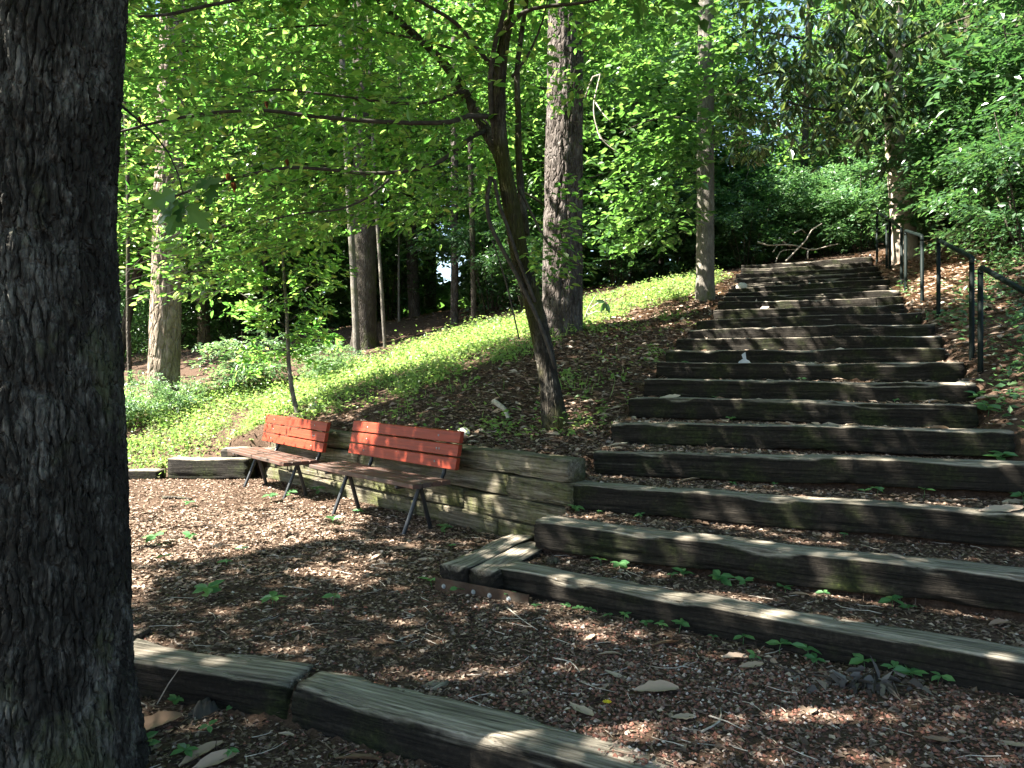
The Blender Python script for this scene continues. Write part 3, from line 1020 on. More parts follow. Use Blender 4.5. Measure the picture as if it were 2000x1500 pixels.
# ------------------------------------------------------------------ big oak at the left edge
oak = thing('oak_tree', 'huge dark trunk with deeply ridged bark filling the left edge', 'tree', (-1.87, 3.0, -.17))
OP = [(-1.885, 3.0, -.35), (-1.88, 3.0, -.15), (-1.87, 3.0, .30), (-1.865, 3.0, .92), (-1.885, 3.0, 2.04), (-1.83, 3.0, 2.95), (-1.74, 3.02, 4.6)]
OR = [.36, .34, .305, .30, .285, .285, .27]
trunk_mesh(oak, OP, OR, M['oak'], 460, .011, bark_disp(.036, .034, .065, 5, .66, .02), flare=.10, roots=2.5, seed=1)
branch(oak, [(-1.74, 3.02, 4.55), (-1.7, 2.9, 6), (-1.9, 2.4, 8.5), (-2, 2, 10.5)], [.255, .24, .17, .06], M['oak'], 14, 'upper_trunk', .3)
limbs = []
r1 = np.random.default_rng(31)
for i in range(11):
    a = i * 2.4 + .4; l = 5.2 + 2.6 * r1.random()
    z0 = 5.2 + i * .33
    b0 = np.array([-1.75, 2.9, z0]); dr = np.array([math.cos(a), math.sin(a), 0])
    pth = [b0, b0 + dr * l * .4 + [0, 0, .5], b0 + dr * l * .75 + [0, 0, .7], b0 + dr * l + [0, 0, .5]]
    limbs.append(pth)
    branch(oak, pth, [.11, .075, .045, .015], M['oak'], 8, 'limb', .4)
cs = []
nC = 8200
pc = np.stack([r1.uniform(-11, 4.5, nC), r1.uniform(-3.0, 10.5, nC), r1.uniform(5.6, 8.8, nC)], 1)  # unseen overhead leaves, added to cast shade on clearing and stairs
rad = np.hypot((pc[:, 0] + 3.2) / 8.2, (pc[:, 1] - 3.4) / 7.4)
pc = pc[rad < 1 + .15 * (vnoise(pc[:, 0] * .6, pc[:, 1] * .6, 4) - .5)]
u_, v_ = proj(pc)
inview = (pc[:, 1] > .5) & (u_ > -60) & (u_ < 2060) & (v_ > 40)
pc = pc[~inview]
dr = pc - np.array([-1.8, 3, 7]); dr[:, 2] = 0
parts = sprays(pc, norm(dr + r1.normal(0, .8, dr.shape)), 10, .7, .17, .10, r1, .3)
pk = r1.random(len(parts[0])) < sun_keep(parts[0], .06, .03)
parts = thin([a[pk] for a in parts], r1)
tag(crown_mesh('crown', M['leaf_mid'], oak, [parts], kind='stuff'), 'unseen overhead oak leaves added to shade the clearing')

# dark oak sprig hanging close in front of the bright leaves
def lobed_leaf():
    pts = [(0, 0), (.05, .18), (.20, .25), (.30, .33), (.16, .40), (.12, .46), (.30, .60), (.36, .72), (.20, .70), (.12, .74), (.16, .88), (.10, .95), (0, 1.0)]
    L_ = [(x, y, .06 * abs(x) - .1 * y * y) for x, y in pts]
    R_ = [(-x, y, .06 * abs(x) - .1 * y * y) for x, y in pts[1:-1]]
    mid = [(0, y, -.1 * y * y) for y in (.25, .45, .7)]
    V = L_ + R_ + mid
    n = len(pts)
    def fan(idx):
        T = []
        m0, m1, m2 = len(L_) + len(R_), len(L_) + len(R_) + 1, len(L_) + len(R_) + 2
        mids = [m0] * 4 + [m1] * 4 + [m2] * 4
        for i in range(n - 1):
            T.append((idx[i], idx[i + 1], mids[i]))
        T += [(idx[4], m1, m0), (idx[8], m2, m1)]
        return T
    li = list(range(n)); ri = [0] + list(range(n, n + n - 2)) + [n - 1]
    T = fan(li) + [t[::-1] for t in fan(ri)]
    me = mk('oak_leaf', V, [np.array(T)], M['leaf_mid'], None, local=True)
    d = me.data; bpy.data.objects.remove(me)
    return d


ol = lobed_leaf()
tw = pxpath([(235, 205), (300, 260), (330, 300), (350, 345), (358, 385)], 3.3, 3.5)
branch(oak, tw, [.006, .005, .004, .003, .002], M['twig'], 5, 'sprig', .1)
for (x0, y0, x1, y1, w) in [(352, 370, 300, 395, .12), (355, 380, 318, 420, .11), (352, 360, 345, 335, .09), (360, 390, 392, 430, .12), (358, 392, 335, 440, .1), (362, 370, 412, 352, .1),
                            (425, 345, 408, 385, .12), (430, 350, 395, 360, .1), (365, 385, 350, 420, .1)]:
    a = at(x0, y0, 3.5); b = at(x1, y1, 3.46)
    D = b - a; Ln = np.linalg.norm(D) * 1.35
    leaf_objects(oak, ol, [a], [norm(D)], [norm(np.array([r1.normal(0, .3), -.8, .5 + r1.normal(0, .3)]))], [Ln], [Ln * .9], 'oak_leaf')

# ------------------------------------------------------------------ crooked tree in the middle
r2 = np.random.default_rng(12)
cbase = at(1085, 845, 7.6)
crook = thing('crooked_tree', 'slender crooked mossy tree leaning left between benches and stairs', 'tree', tuple(cbase))
mp = [(1088, 862), (1085, 835), (1076, 770), (1062, 680), (1038, 585), (1015, 500), (1001, 420), (988, 350), (978, 280), (975, 200), (978, 120), (992, 40), (998, -60), (1005, -200)]
mr = [26, 23, 20.5, 20, 19.5, 19, 17, 14.5, 13, 12, 11, 10, 8, 5]
cp = pxpath(mp, 7.6, 7.3)
trunk_mesh(crook, cp, [q / FPX * 7.5 for q in mr], M['crook'], 64, .03, bark_disp(.012, .022, .16, 8, .75, .05), flare=.035, roots=2.5)
BR = {}
def cbr(key, pts, w0, w1, d0, d1, mat='twig', ns=7):
    P = pxpath(pts, d0, d1)
    R = np.linspace(w0, w1, len(P)) / 2 / FPX * (d0 + d1) / 2
    BR[key] = (P, R)
    branch(crook, P, R, M[mat], ns, 'branch', .1)
cbr('limb', [(985, 330), (972, 295), (940, 240), (915, 195), (880, 140), (840, 95), (790, 50), (740, 0), (700, -60)], 26, 10, 7.5, 8.6, 'crook', 14)
cbr('long1', [(975, 235), (950, 227), (915, 226), (880, 238), (800, 240), (700, 235), (600, 226), (520, 216), (420, 220), (330, 234), (262, 250), (190, 270)], 12, 4, 7.45, 6.3)
cbr('long2', [(950, 255), (930, 262), (900, 285), (860, 315), (800, 333), (720, 339), (650, 332), (560, 328), (470, 345), (400, 362), (330, 388), (260, 412)], 11, 4, 7.7, 6.8)
cbr('up1', [(975, 300), (962, 235), (958, 150), (968, 80), (985, 20), (988, -60)], 13, 8, 7.45, 7.2)
cbr('up2', [(960, 130), (925, 85), (890, 45), (830, 8), (760, -30), (680, -70)], 10, 5, 7.4, 6.6)
cbr('right1', [(1028, 460), (1018, 380), (1013, 300), (1012, 220), (1010, 140), (1018, 70), (1030, -10)], 15, 9, 7.65, 7.9, 'crook', 10)
cbr('right2', [(990, 60), (1020, 25), (1070, 12), (1140, 5), (1220, -15)], 9, 5, 7.3, 7.0)
cbr('right3', [(1000, 150), (1030, 110), (1060, 40), (1075, -30)], 6, 3, 7.4, 7.4)
cbr('right4', [(1015, 370), (1050, 440), (1070, 475), (1100, 500), (1140, 520)], 6, 3, 7.5, 7.0)
cbr('mid1', [(905, 175), (840, 200), (760, 200), (640, 185), (540, 175), (430, 190)], 7, 3, 7.9, 7.6)
cbr('mid2', [(760, 350), (720, 385), (660, 410), (600, 415), (520, 430)], 5, 2.5, 7.3, 7.1)
cbr('mid3', [(900, 100), (830, 80), (730, 60), (620, 50), (480, 60)], 6, 3, 8.0, 8.4)
cbr('top1', [(600, -40), (480, -5), (400, 12), (330, 28), (270, 32)], 8, 5, 5.6, 5.2)
for key, pts, w in (('v1', [(960, 345), (952, 380), (955, 430), (975, 475), (1005, 530), (1040, 600), (1065, 660), (1085, 720)], 8), ('v2', [(965, 350), (975, 400), (990, 440), (1010, 500), (1045, 590)], 7),
                    ('v3', [(962, 470), (985, 540), (1000, 600), (1014, 662)], 3)):
    P = pxpath(pts, 7.35, 7.35)
    branch(crook, P, [w / 2 / FPX * 7.4] * len(P), M['twig'], 6, 'vine', .08)
# foliage
bound = ([100, 300, 430, 520, 700, 850, 960, 1010, 1060, 1150, 1260], [610, 590, 570, 500, 440, 430, 390, 300, 240, 190, 60])
n = 6800
pc = np.stack([r2.uniform(-5.0, 1.6, n), np.where(r2.random(n) < .16, r2.uniform(5.4, 7.2, n), r2.uniform(7.3, 10.6, n)), r2.uniform(1.9, 6.8, n)], 1)
px, py = proj(pc)
clump = fbm(pc[:, 0] * 1.3 + 4, pc[:, 2] * 2.4 + pc[:, 1] * .8, 6)
top = np.interp(px, *bound)
keep = (py < top) & (py > -260) & (px > 120) & (px < 1280) & (clump > .45)
keep &= ~((px > 1000) & (r2.random(n) < .55))
keep &= ~((pc[:, 0] < -3.2) & (pc[:, 1] < 6.2))
pc = pc[keep]
trk = np.array([.1, 7.5, 3.5])
dr = pc - trk; dr[:, 2] *= .2
tw_dir = norm(dr + r2.normal(0, .7, dr.shape))
S1 = sprays(pc, tw_dir, 11, .46, .09, .044, r2, .45, .42)
extra = []
for (x0, x1, y0, y1, d0, d1, nn) in ((225, 430, 40, 520, 8.4, 10.8, 120), (1030, 1140, 420, 540, 7.0, 7.3, 22), (1080, 1190, 330, 430, 7.2, 7.6, 12)):
    q = np.array([at(r2.uniform(x0, x1), r2.uniform(y0, y1), r2.uniform(d0, d1)) for _ in range(nn)])
    extra.append(sprays(q, norm(q - trk + r2.normal(0, .3, q.shape)), 10, .4, .085, .042, r2, .3))
# twigs along the long branches carry leaves too
for key in ('long1', 'long2', 'mid1', 'mid2', 'mid3', 'up2', 'top1', 'right2'):
    P, _ = catmull(BR[key][0], BR[key][1], .16)
    q = P + r2.normal(0, .13, P.shape) + [0, .18, 0]
    dirs = norm(np.gradient(P, axis=0) + r2.normal(0, .8, P.shape))
    extra.append(sprays(q, dirs, 9, .4, .09, .043, r2, .3))
allp = [np.concatenate([S1[i]] + [e[i] for e in extra]) for i in range(5)]
pk = r2.random(len(allp[0])) < sun_keep(allp[0], .45, .5)
allp = thin([a[pk] for a in allp], r2)
u_, v_ = proj(allp[0])
dep = allp[0][:, 1]
score = np.where((u_ > 240) & (u_ < 1150) & (v_ > 5) & (v_ < 600), allp[3] / dep, 0)
order = np.argsort(-score)
big = order[:300]
rest = np.setdiff1d(np.arange(len(score)), big)
tag(crown_mesh('foliage', M['leaf_bright'], crook, [[a[rest] for a in allp]], hexa=True, kind='stuff'), 'bright yellow green leaves in flat sprays')
leaf_objects(crook, leaf_unit('leaf', M['leaf_bright']), *[a[big] for a in allp])
a_ = pc - tw_dir * .19; b_ = pc + tw_dir * .27 - np.array([0, 0, .07])
e1 = norm(np.cross(tw_dir, [0, 0, 1.0])); e2 = np.cross(tw_dir, e1)
ring = [e1 * math.cos(q) + e2 * math.sin(q) for q in (0, 2.09, 4.19)]
V = np.stack([a_ + q * .0032 for q in ring] + [b_ + q * .0012 for q in ring], 1).reshape(-1, 3)
i6 = np.arange(len(pc))[:, None] * 6
tag(mk('fine_twigs', V, [np.vstack([i6 + [0, 1, 4, 3], i6 + [1, 2, 5, 4], i6 + [2, 0, 3, 5]])], M['twig'], crook), kind='stuff')
for (x, y, d, s) in ((520, 203, 6.9, .075), (445, 345, 6.95, .09), (456, 362, 6.95, .1), (560, 318, 7.0, .07), (272, 235, 6.4, .07)):
    a = at(x, y - 8, d)
    V, T, Q = leaf_geo(np.array([a, a + [.01, 0, 0]]), norm(np.array([[.1, 0, -1.0], [-.2, .1, -1.0]])), norm(np.array([[.3, -1, 0.2], [-.6, -1, .1]])), np.array([s, s * .8]), np.array([s * .5, s * .5]), fold=.5, droop=.3, hexa=True)
    mk('dead_leaf', V, [Q], M['deadleaf'], crook)


# ------------------------------------------------------------------ other trees with visible trunks
def straight_tree(name, label, base, w, mat, top_off, h, ns=20, disp=None, flare=.03, lean=None, group='woodland trunks behind the grassy slope', r_top=.75, seed=0, bend=.0):
    """base world point, w trunk diameter, top_off (dx, dy) of the trunk top at height h"""
    t = thing(name, label, 'tree', tuple(base), group)
    rr = np.random.default_rng(seed + 900)
    P = []; R = []
    for q in np.linspace(0, 1, 9):
        P.append(base + np.array([top_off[0] * q + bend * math.sin(q * 9 + seed), top_off[1] * q, -.25 + (h + .25) * q])); R.append(w / 2 * (1 - (1 - r_top) * q))
    trunk_mesh(t, P, R, M[mat], ns, .1 if disp else .3, disp, flare=flare, roots=3 + seed % 3, seed=seed)
    return t


pb = at(1097, 648, 11.5)
pine = straight_tree('pine_tree', 'large pine with thick plated bark standing on the grassy slope', pb, .60, 'pine', (.12, 0), 11, 110, bark_disp(.045, .12, .24, 15, .3), .07, seed=1, r_top=.66)
r3 = np.random.default_rng(77)
pc, dr = clumps((pb[0] - 2.0, pb[1] + 1.0, 11.8), (3.4, 3.4, 1.8), 13, 22, .7, r3, .2)  # unseen crown, cut back and set off the trunk to move its shade
pk = r3.random(len(pc)) < sun_keep(pc, .5, .05)
tag(crown_mesh('crown', M['leaf_mid'], pine, [thin(sprays(pc[pk], dr[pk], 9, .6, .17, .06, r3), r3)], kind='stuff'), 'unseen green crown above the picture, shifted for its shade')
for pts, w in (([(1143, 190), (1158, 150), (1172, 145), (1160, 200), (1163, 240), (1178, 275), (1210, 300)], 4), ([(1163, 200), (1180, 225), (1196, 240)], 2.5), ([(1165, 245), (1172, 270), (1190, 278)], 2.5)):
    P = pxpath(pts, 11.1, 10.9)
    branch(pine, P, np.linspace(w, 1.5, len(P)) / 2 / FPX * 11, M['paletwig'], 5, 'dead_branch', .1)

sb = at(1377, 580, 13.0)
slim = straight_tree('slim_tree', 'straight slim grey trunk standing beside the upper stairs', sb, .31, 'grey', (.0, .1), 9, 40, bark_disp(.006, .03, .12, 18, .7, .015), .04, seed=2, r_top=.72)
cl = []
for (x0, x1, y0, y1, nn, dd0, dd1) in ((1150, 1300, 160, 470, 60, 11.5, 14), (1210, 1370, 250, 480, 95, 11.5, 13.5), (1290, 1480, 60, 290, 110, 11.5, 14), (1160, 1420, -60, 160, 150, 11, 14.5)):
    cl.append(np.array([at(r3.uniform(x0, x1), r3.uniform(y0, y1), r3.uniform(dd0, dd1)) for _ in range(nn)]))
pc = np.concatenate(cl)
tag(crown_mesh('foliage', M['leaf_mid'], slim, [thin(sprays(pc, norm(pc - sb - [0, 0, 3] + r3.normal(0, .6, pc.shape)), 13, .6, .13, .085, r3, .3), r3)], hexa=True, kind='stuff'), 'green sprays hanging left of the slim trunk')
for pts, w in (([(1375, 330), (1340, 345), (1290, 350), (1240, 380)], 5), ([(1377, 250), (1330, 230), (1270, 235), (1210, 260)], 6), ([(1378, 150), (1420, 110), (1470, 100)], 6)):
    P = pxpath(pts, 13, 12.6)
    branch(slim, P, np.linspace(w, 1.5, len(P)) / 2 / FPX * 13, M['darkbark'], 5, 'branch', .2)

mb = at(1768, 512, 14.2)
mag = thing('magnolia_tree', 'pale smooth magnolia trunk with drooping glossy leaves beside the handrails', 'tree', tuple(mb))
mpts = pxpath([(1775, 530), (1768, 500), (1764, 450), (1760, 390), (1752, 320), (1746, 250), (1744, 190), (1748, 120), (1750, 40), (1752, -60), (1755, -200)], 14.2, 13.6)
trunk_mesh(mag, mpts, np.array([30, 25, 22, 20.5, 19, 17.5, 16.5, 14, 11, 9, 5]) / FPX * 14, M['tan'], 40, .08, bark_disp(.004, .05, .08, 25, .3, .05), flare=.09, roots=2.5, seed=2)
mag_br = [[(1746, 215), (1700, 218), (1640, 216), (1590, 212), (1540, 200)], [(1745, 235), (1690, 236), (1640, 240)], [(1746, 160), (1690, 120), (1620, 90), (1540, 70), (1460, 60)],
          [(1748, 200), (1800, 170), (1850, 140), (1900, 130)], [(1746, 180), (1680, 170), (1600, 150), (1520, 140), (1440, 160)], [(1750, 100), (1820, 60), (1900, 30)], [(1748, 120), (1690, 50), (1640, 0)]]
tipsP = []; tipsD = []
for b_ in mag_br:
    P = pxpath(b_, 13.8, 12.4)
    branch(mag, P, np.linspace(10, 3, len(P)) / 2 / FPX * 13, M['darkbark'], 6, 'branch', .15)
    Pq, _ = catmull(P, np.ones(len(P)), .3)
    for q in Pq[1:]:
        for _ in range(5):
            tipsP.append(q + r3.normal(0, .42, 3) * [1, 1.1, .75]); tipsD.append(norm(r3.normal(0, 1, 3) * [1, 1, .3]))
for (x0, x1, y0, y1, nn) in ((1420, 1560, 100, 310, 60), (1500, 1700, 60, 300, 90), (1660, 1890, 30, 260, 80), (1430, 1800, -80, 90, 90)):
    for _ in range(nn):
        tipsP.append(at(r3.uniform(x0, x1), r3.uniform(y0, y1), r3.uniform(11.6, 14.6))); tipsD.append(norm(r3.normal(0, 1, 3) * [1, 1, .3]))
tipsP = np.array(tipsP); tipsD = np.array(tipsD)
# whorls of drooping long leaves
m_ = 8
nT = len(tipsP)
ph = (np.arange(m_) * 2 * np.pi / m_)[None] + r3.uniform(0, 6.3, (nT, 1))
dirs = np.stack([np.cos(ph), np.sin(ph), np.zeros_like(ph)], -1)
droop = r3.uniform(-1.6, .35, (nT, m_))[..., None]
droop = np.minimum(droop, r3.uniform(-1.2, .5, (nT, 1, 1)))
LD = norm(dirs + np.array([0, 0, 1.0]) * droop)
LN = norm(np.cross(np.cross(LD, np.array([0, 0, 1.0])), LD) + r3.normal(0, .2, LD.shape))
bs = tipsP[:, None] + dirs * .02 + r3.normal(0, .03, dirs.shape)
LL = r3.uniform(.15, .25, (nT, m_)); LW = LL * r3.uniform(.30, .4, (nT, m_))
arr = thin([bs.reshape(-1, 3), LD.reshape(-1, 3), LN.reshape(-1, 3), LL.ravel(), LW.ravel()], r3)
u_, v_ = proj(arr[0])
score = np.where((u_ > 1400) & (u_ < 1920) & (v_ > 5) & (v_ < 330), arr[3] / arr[0][:, 1], 0)
order = np.argsort(-score); big = order[:300]; rest = order[300:]
tag(crown_mesh('foliage', M['leaf_gloss'], mag, [[a[rest] for a in arr]], hexa=True, kind='stuff'), 'drooping whorls of long glossy leaves')
leaf_objects(mag, leaf_unit('magnolia_leaf', M['leaf_gloss']), *[a[big] for a in arr])
# left pine, and the trunks in the background
lp = at(318, 790, 14.0)
lpine = straight_tree('pine_tree', 'pale sunlit pine trunk among green undergrowth at left', lp, .55, 'palepine', (.30, .3), 12, 90, bark_disp(.04, .13, .28, 35, .3), .05, seed=4, r_top=.62)
pc, dr = clumps((lp[0] - 2.5, lp[1] + 3.5, 12.5), (3.8, 3.2, 2), 50, 20, .7, r3, .2)
tag(crown_mesh('crown', M['leaf_mid'], lpine, [sprays(pc, dr, 8, .6, .17, .06, r3)], kind='stuff'), 'high crown above the picture')
TR = [('broad dark trunk with flaring roots on the leafy ridge', 712, 682, 18.0, .56, 'darkbark', (.0, 0), .16, 'oak_tree'),
      ('slim pale mossy trunk directly in front of the broad dark one', 696, 702, 16.6, .16, 'grey', (-.25, 0), .03, 'slim_tree'),
      ('thin mossy stem just right of the broad dark trunk', 750, 664, 17.5, .085, 'grey', (-.3, 0), .01, 'slim_tree'),
      ('very thin grey stem right behind the broad dark trunk', 730, 645, 20, .07, 'grey', (-.05, .1), .01, 'slim_tree'),
      ('thin pale pole of a tree left of the shaggy far trunk', 781, 628, 22, .065, 'grey', (.0, .1), .01, 'slim_tree'),
      ('far shaggy trunk wrapped in leaves at its foot', 812, 626, 25, .40, 'pine', (-.35, .1), .05, 'pine_tree'),
      ('far dark trunk next to the bright gap in the woods', 840, 590, 30, .48, 'darkbark', (.0, .1), .04, 'pine_tree'),
      ('straight brown trunk where leafy ridge meets green slope', 886, 634, 19, .20, 'pine', (.05, .1), .03, 'slim_tree'),
      ('slender brown trunk just left of the crooked tree', 924, 640, 18, .135, 'darkbark', (-.05, .1), .02, 'slim_tree'),
      ('small sunlit far pine trunk right of the pale pine', 398, 655, 24, .36, 'palepine', (-.1, 0), .04, 'pine_tree'),
      ('thin dark pole trunk left of the pale pine', 256, 735, 15.5, .09, 'darkbark', (-.05, 0), .01, 'slim_tree'),
      ('dark leaning trunk at the far left behind the big oak', 228, 700, 20, .24, 'darkbark', (1.6, 0), .03, 'slim_tree'),
      ('dark slender trunk in deep shade beyond the sapling', 470, 650, 25, .20, 'darkbark', (.1, 0), .02, 'slim_tree'),
      ('dim far trunk behind the sapling crown', 560, 640, 28, .3, 'darkbark', (.2, 0), .03, 'pine_tree'),
      ('dark trunk seen through leaves behind the stair top', 1565, 470, 21, .2, 'darkbark', (.2, 0), .02, 'slim_tree'),
      ('far trunk rising in the bushes left of the slim tree', 1235, 540, 20, .22, 'darkbark', (.1, 0), .02, 'slim_tree'),
      ('dark trunk hidden in the hedge right of the magnolia', 1905, 420, 15, .24, 'darkbark', (-.2, 0), .03, 'slim_tree'),
      ('thin dark trunk behind the right hand hedge corner', 1975, 380, 13.0, .16, 'darkbark', (.1, 0), .02, 'slim_tree')]
for i, (lab, px_, py_, d, w, mt, off, fl, nm) in enumerate(TR):
    b_ = at(px_, py_, d)
    straight_tree(nm, lab, b_, w, mt, (off[0] * 2.2, off[1]), 15 if d > 15.8 else 9, 18, bark_disp(.012 if w > .3 else .004, .07, .15, i + 60, .6, .02), fl, seed=i, bend=.03 if w < .2 else .02, r_top=.6)

# sapling behind the left bench
sp = hit(582, 808)
sap = thing('sapling', 'thin young sapling with sunlit leaves behind the farther bench', 'sapling', tuple(sp))
dS = sp[1]
P = pxpath([(584, 815), (578, 795), (570, 760), (564, 710), (562, 660), (560, 610), (556, 560), (552, 500), (548, 440)], dS, dS)
trunk_mesh(sap, P, np.array([6, 5, 4.6, 4.2, 3.8, 3.4, 3, 2.2, 1.2]) / FPX * dS, M['grey'], 8, .05, name='trunk')
sprp = []; sprd = []
for (x, y, dx, dy, nn) in [(560, 640, -95, -70, 6), (560, 660, -60, -40, 4), (556, 600, -110, -75, 7), (555, 570, -80, -60, 6), (556, 590, 80, -40, 6), (560, 630, 60, -30, 5), (555, 540, 90, -30, 6), (552, 520, -90, -50, 6),
                           (552, 500, 70, -50, 5), (550, 470, -60, -60, 5), (550, 450, 40, -50, 5), (562, 690, 50, -10, 4), (563, 680, -90, 20, 6), (560, 650, 75, 10, 5)]:
    a = at(x, y, dS); b_ = at(x + dx, y + dy, dS + r3.uniform(-.7, .7))
    branch(sap, [a, (a + b_) / 2 + [0, 0, .04], b_], [.008, .006, .003], M['twig'], 5, 'branch', .2)
    for q in np.linspace(.25, 1.05, nn):
        [(sprp.append(a + (b_ - a) * q + r3.normal(0, .12, 3)), sprd.append(norm(b_ - a + r3.normal(0, .35, 3)))) for _ in range(2)]
tag(crown_mesh('foliage', M['leaf_bright'], sap, [sprays(np.array(sprp), np.array(sprd), 15, .42, .11, .046, r3, .35)], hexa=True, kind='stuff'), 'small bright leaves in flat sprays')

# ------------------------------------------------------------------ woodland understorey, shared crowns
PROTO = []
for v in range(6):
    rr = np.random.default_rng(300 + v)
    parts = []
    if v < 3:      # open layered tree, 7 m tall crown above 1.2 m
        pc, dr = clumps((0, 0, 4.6), (2.6, 2.6, 3.4), 80, 18, .42, rr, .35)
        mat = ['leaf_mid', 'leaf_bright', 'leaf_dark'][v]; args = (10, .6, .15, .085) if v < 2 else (12, .55, .12, .065)
    else:          # dense shrub from the ground up
        pc, dr = clumps((0, 0, 1.1), (1.25, 1.25, 1.15), 46, 15, .22, rr, .35)
        mat = ['leaf_dark', 'herb', 'wispy'][v - 3]; args = (10, .36, .095, .05)
        if v == 5:
            pc, dr = clumps((0, 0, .8), (1.5, 1.5, 1.0), 60, 9, .3, rr, .1); args = (9, .34, .12, .05)
    parts = sprays(pc, dr, *args, rr, .32)
    o = crown_mesh('crown', M[mat], None, [parts], kind='stuff', local=True)
    tb = MB()
    hgt = 7.0 if v < 3 else 1.6
    if v < 3:
        V, Q, T = tube([(0, 0, -.3), (.05, 0, 2), (-.1, .05, 4.5), (0, 0, hgt)], [.07, .06, .045, .01], 8, .3); tb.add(V, Q, T)
        for j in range(10):
            a = j * 2.4; z = 1.6 + j * .5
            V, Q, T = tube([(0, 0, z), (1.0 * math.cos(a), 1.0 * math.sin(a), z + .35), (2.2 * math.cos(a), 2.2 * math.sin(a), z + .5)], [.03, .02, .008], 5, .4); tb.add(V, Q, T)
    else:
        for j in range(9):
            a = j * 2.4
            V, Q, T = tube([(.08 * math.cos(a), .08 * math.sin(a), -.15), (.4 * math.cos(a), .4 * math.sin(a), .8), (.75 * math.cos(a), .75 * math.sin(a), hgt + .2 * math.sin(j))], [.016, .012, .004], 5, .4); tb.add(V, Q, T)
    tr = tb.build('trunk' if v < 3 else 'stems', M['darkbark'], None, local=True, flat=False)
    PROTO.append((o, tr))
used = [False] * 6


def plant(v, name, label, cat, loc, s, rot, group, sz=None):
    o, tr = PROTO[v]
    t = thing(name, label, cat, loc, group, rot)
    t.scale = (s, s, sz or s)
    for src in (o, tr):
        c = src if not used[v] else src.copy()
        if used[v]: COL.objects.link(c)
        c.parent = t
    used[v] = True
    return t


def gp(px, d, dz=0.0):
    x = (px - 1000) / FPX * d
    return (x, d, float(H(np.array([x]), np.array([float(d)]))[0]) + dz)


ORD = ['first', 'second', 'third', 'fourth', 'fifth', 'sixth', 'seventh', 'eighth', 'ninth', 'tenth', 'eleventh', 'twelfth', 'thirteenth', 'fourteenth', 'fifteenth', 'sixteenth', 'seventeenth', 'eighteenth', 'nineteenth', 'twentieth',
       'twenty-first', 'twenty-second', 'twenty-third', 'twenty-fourth', 'twenty-fifth', 'twenty-sixth', 'twenty-seventh', 'twenty-eighth', 'twenty-ninth', 'thirtieth']
r4 = np.random.default_rng(55)
rows = [('front row of leafy understorey trees beyond the leafy ridge', [(150, 19.5, 1), (330, 20.5, 1), (520, 21, 0), (700, 23, 0), (960, 21.5, 2), (1090, 18.5, 0)]),
        ('middle row of leafy understorey trees in the woods', [(240, 25, 2), (430, 26, 1), (610, 27, 2), (740, 28, 0), (955, 26, 1), (1080, 24, 0), (1220, 22, 2), (1290, 21.5, 0)]),
        ('back row of leafy trees far in the woods', [(180, 33, 0), (350, 34, 1), (520, 35, 0), (690, 35, 2), (980, 36, 0), (1060, 34, 1), (1210, 33, 0), (1270, 30, 2), (1740, 29, 0), (1780, 28, 2), (1860, 26, 0), (2020, 25, 1)])]
for rl, items in rows:
    for i, (px_, d, v) in enumerate(items):
        s = r4.uniform(1.05, 1.35) * (1.0 if d < 24 else 1.25)
        plant(v, 'understorey_tree', f'{ORD[i]} from the left in the {rl}', 'tree', gp(px_, d, .2 if d < 24 else -.4), s, r4.uniform(0, 6.3), rl)
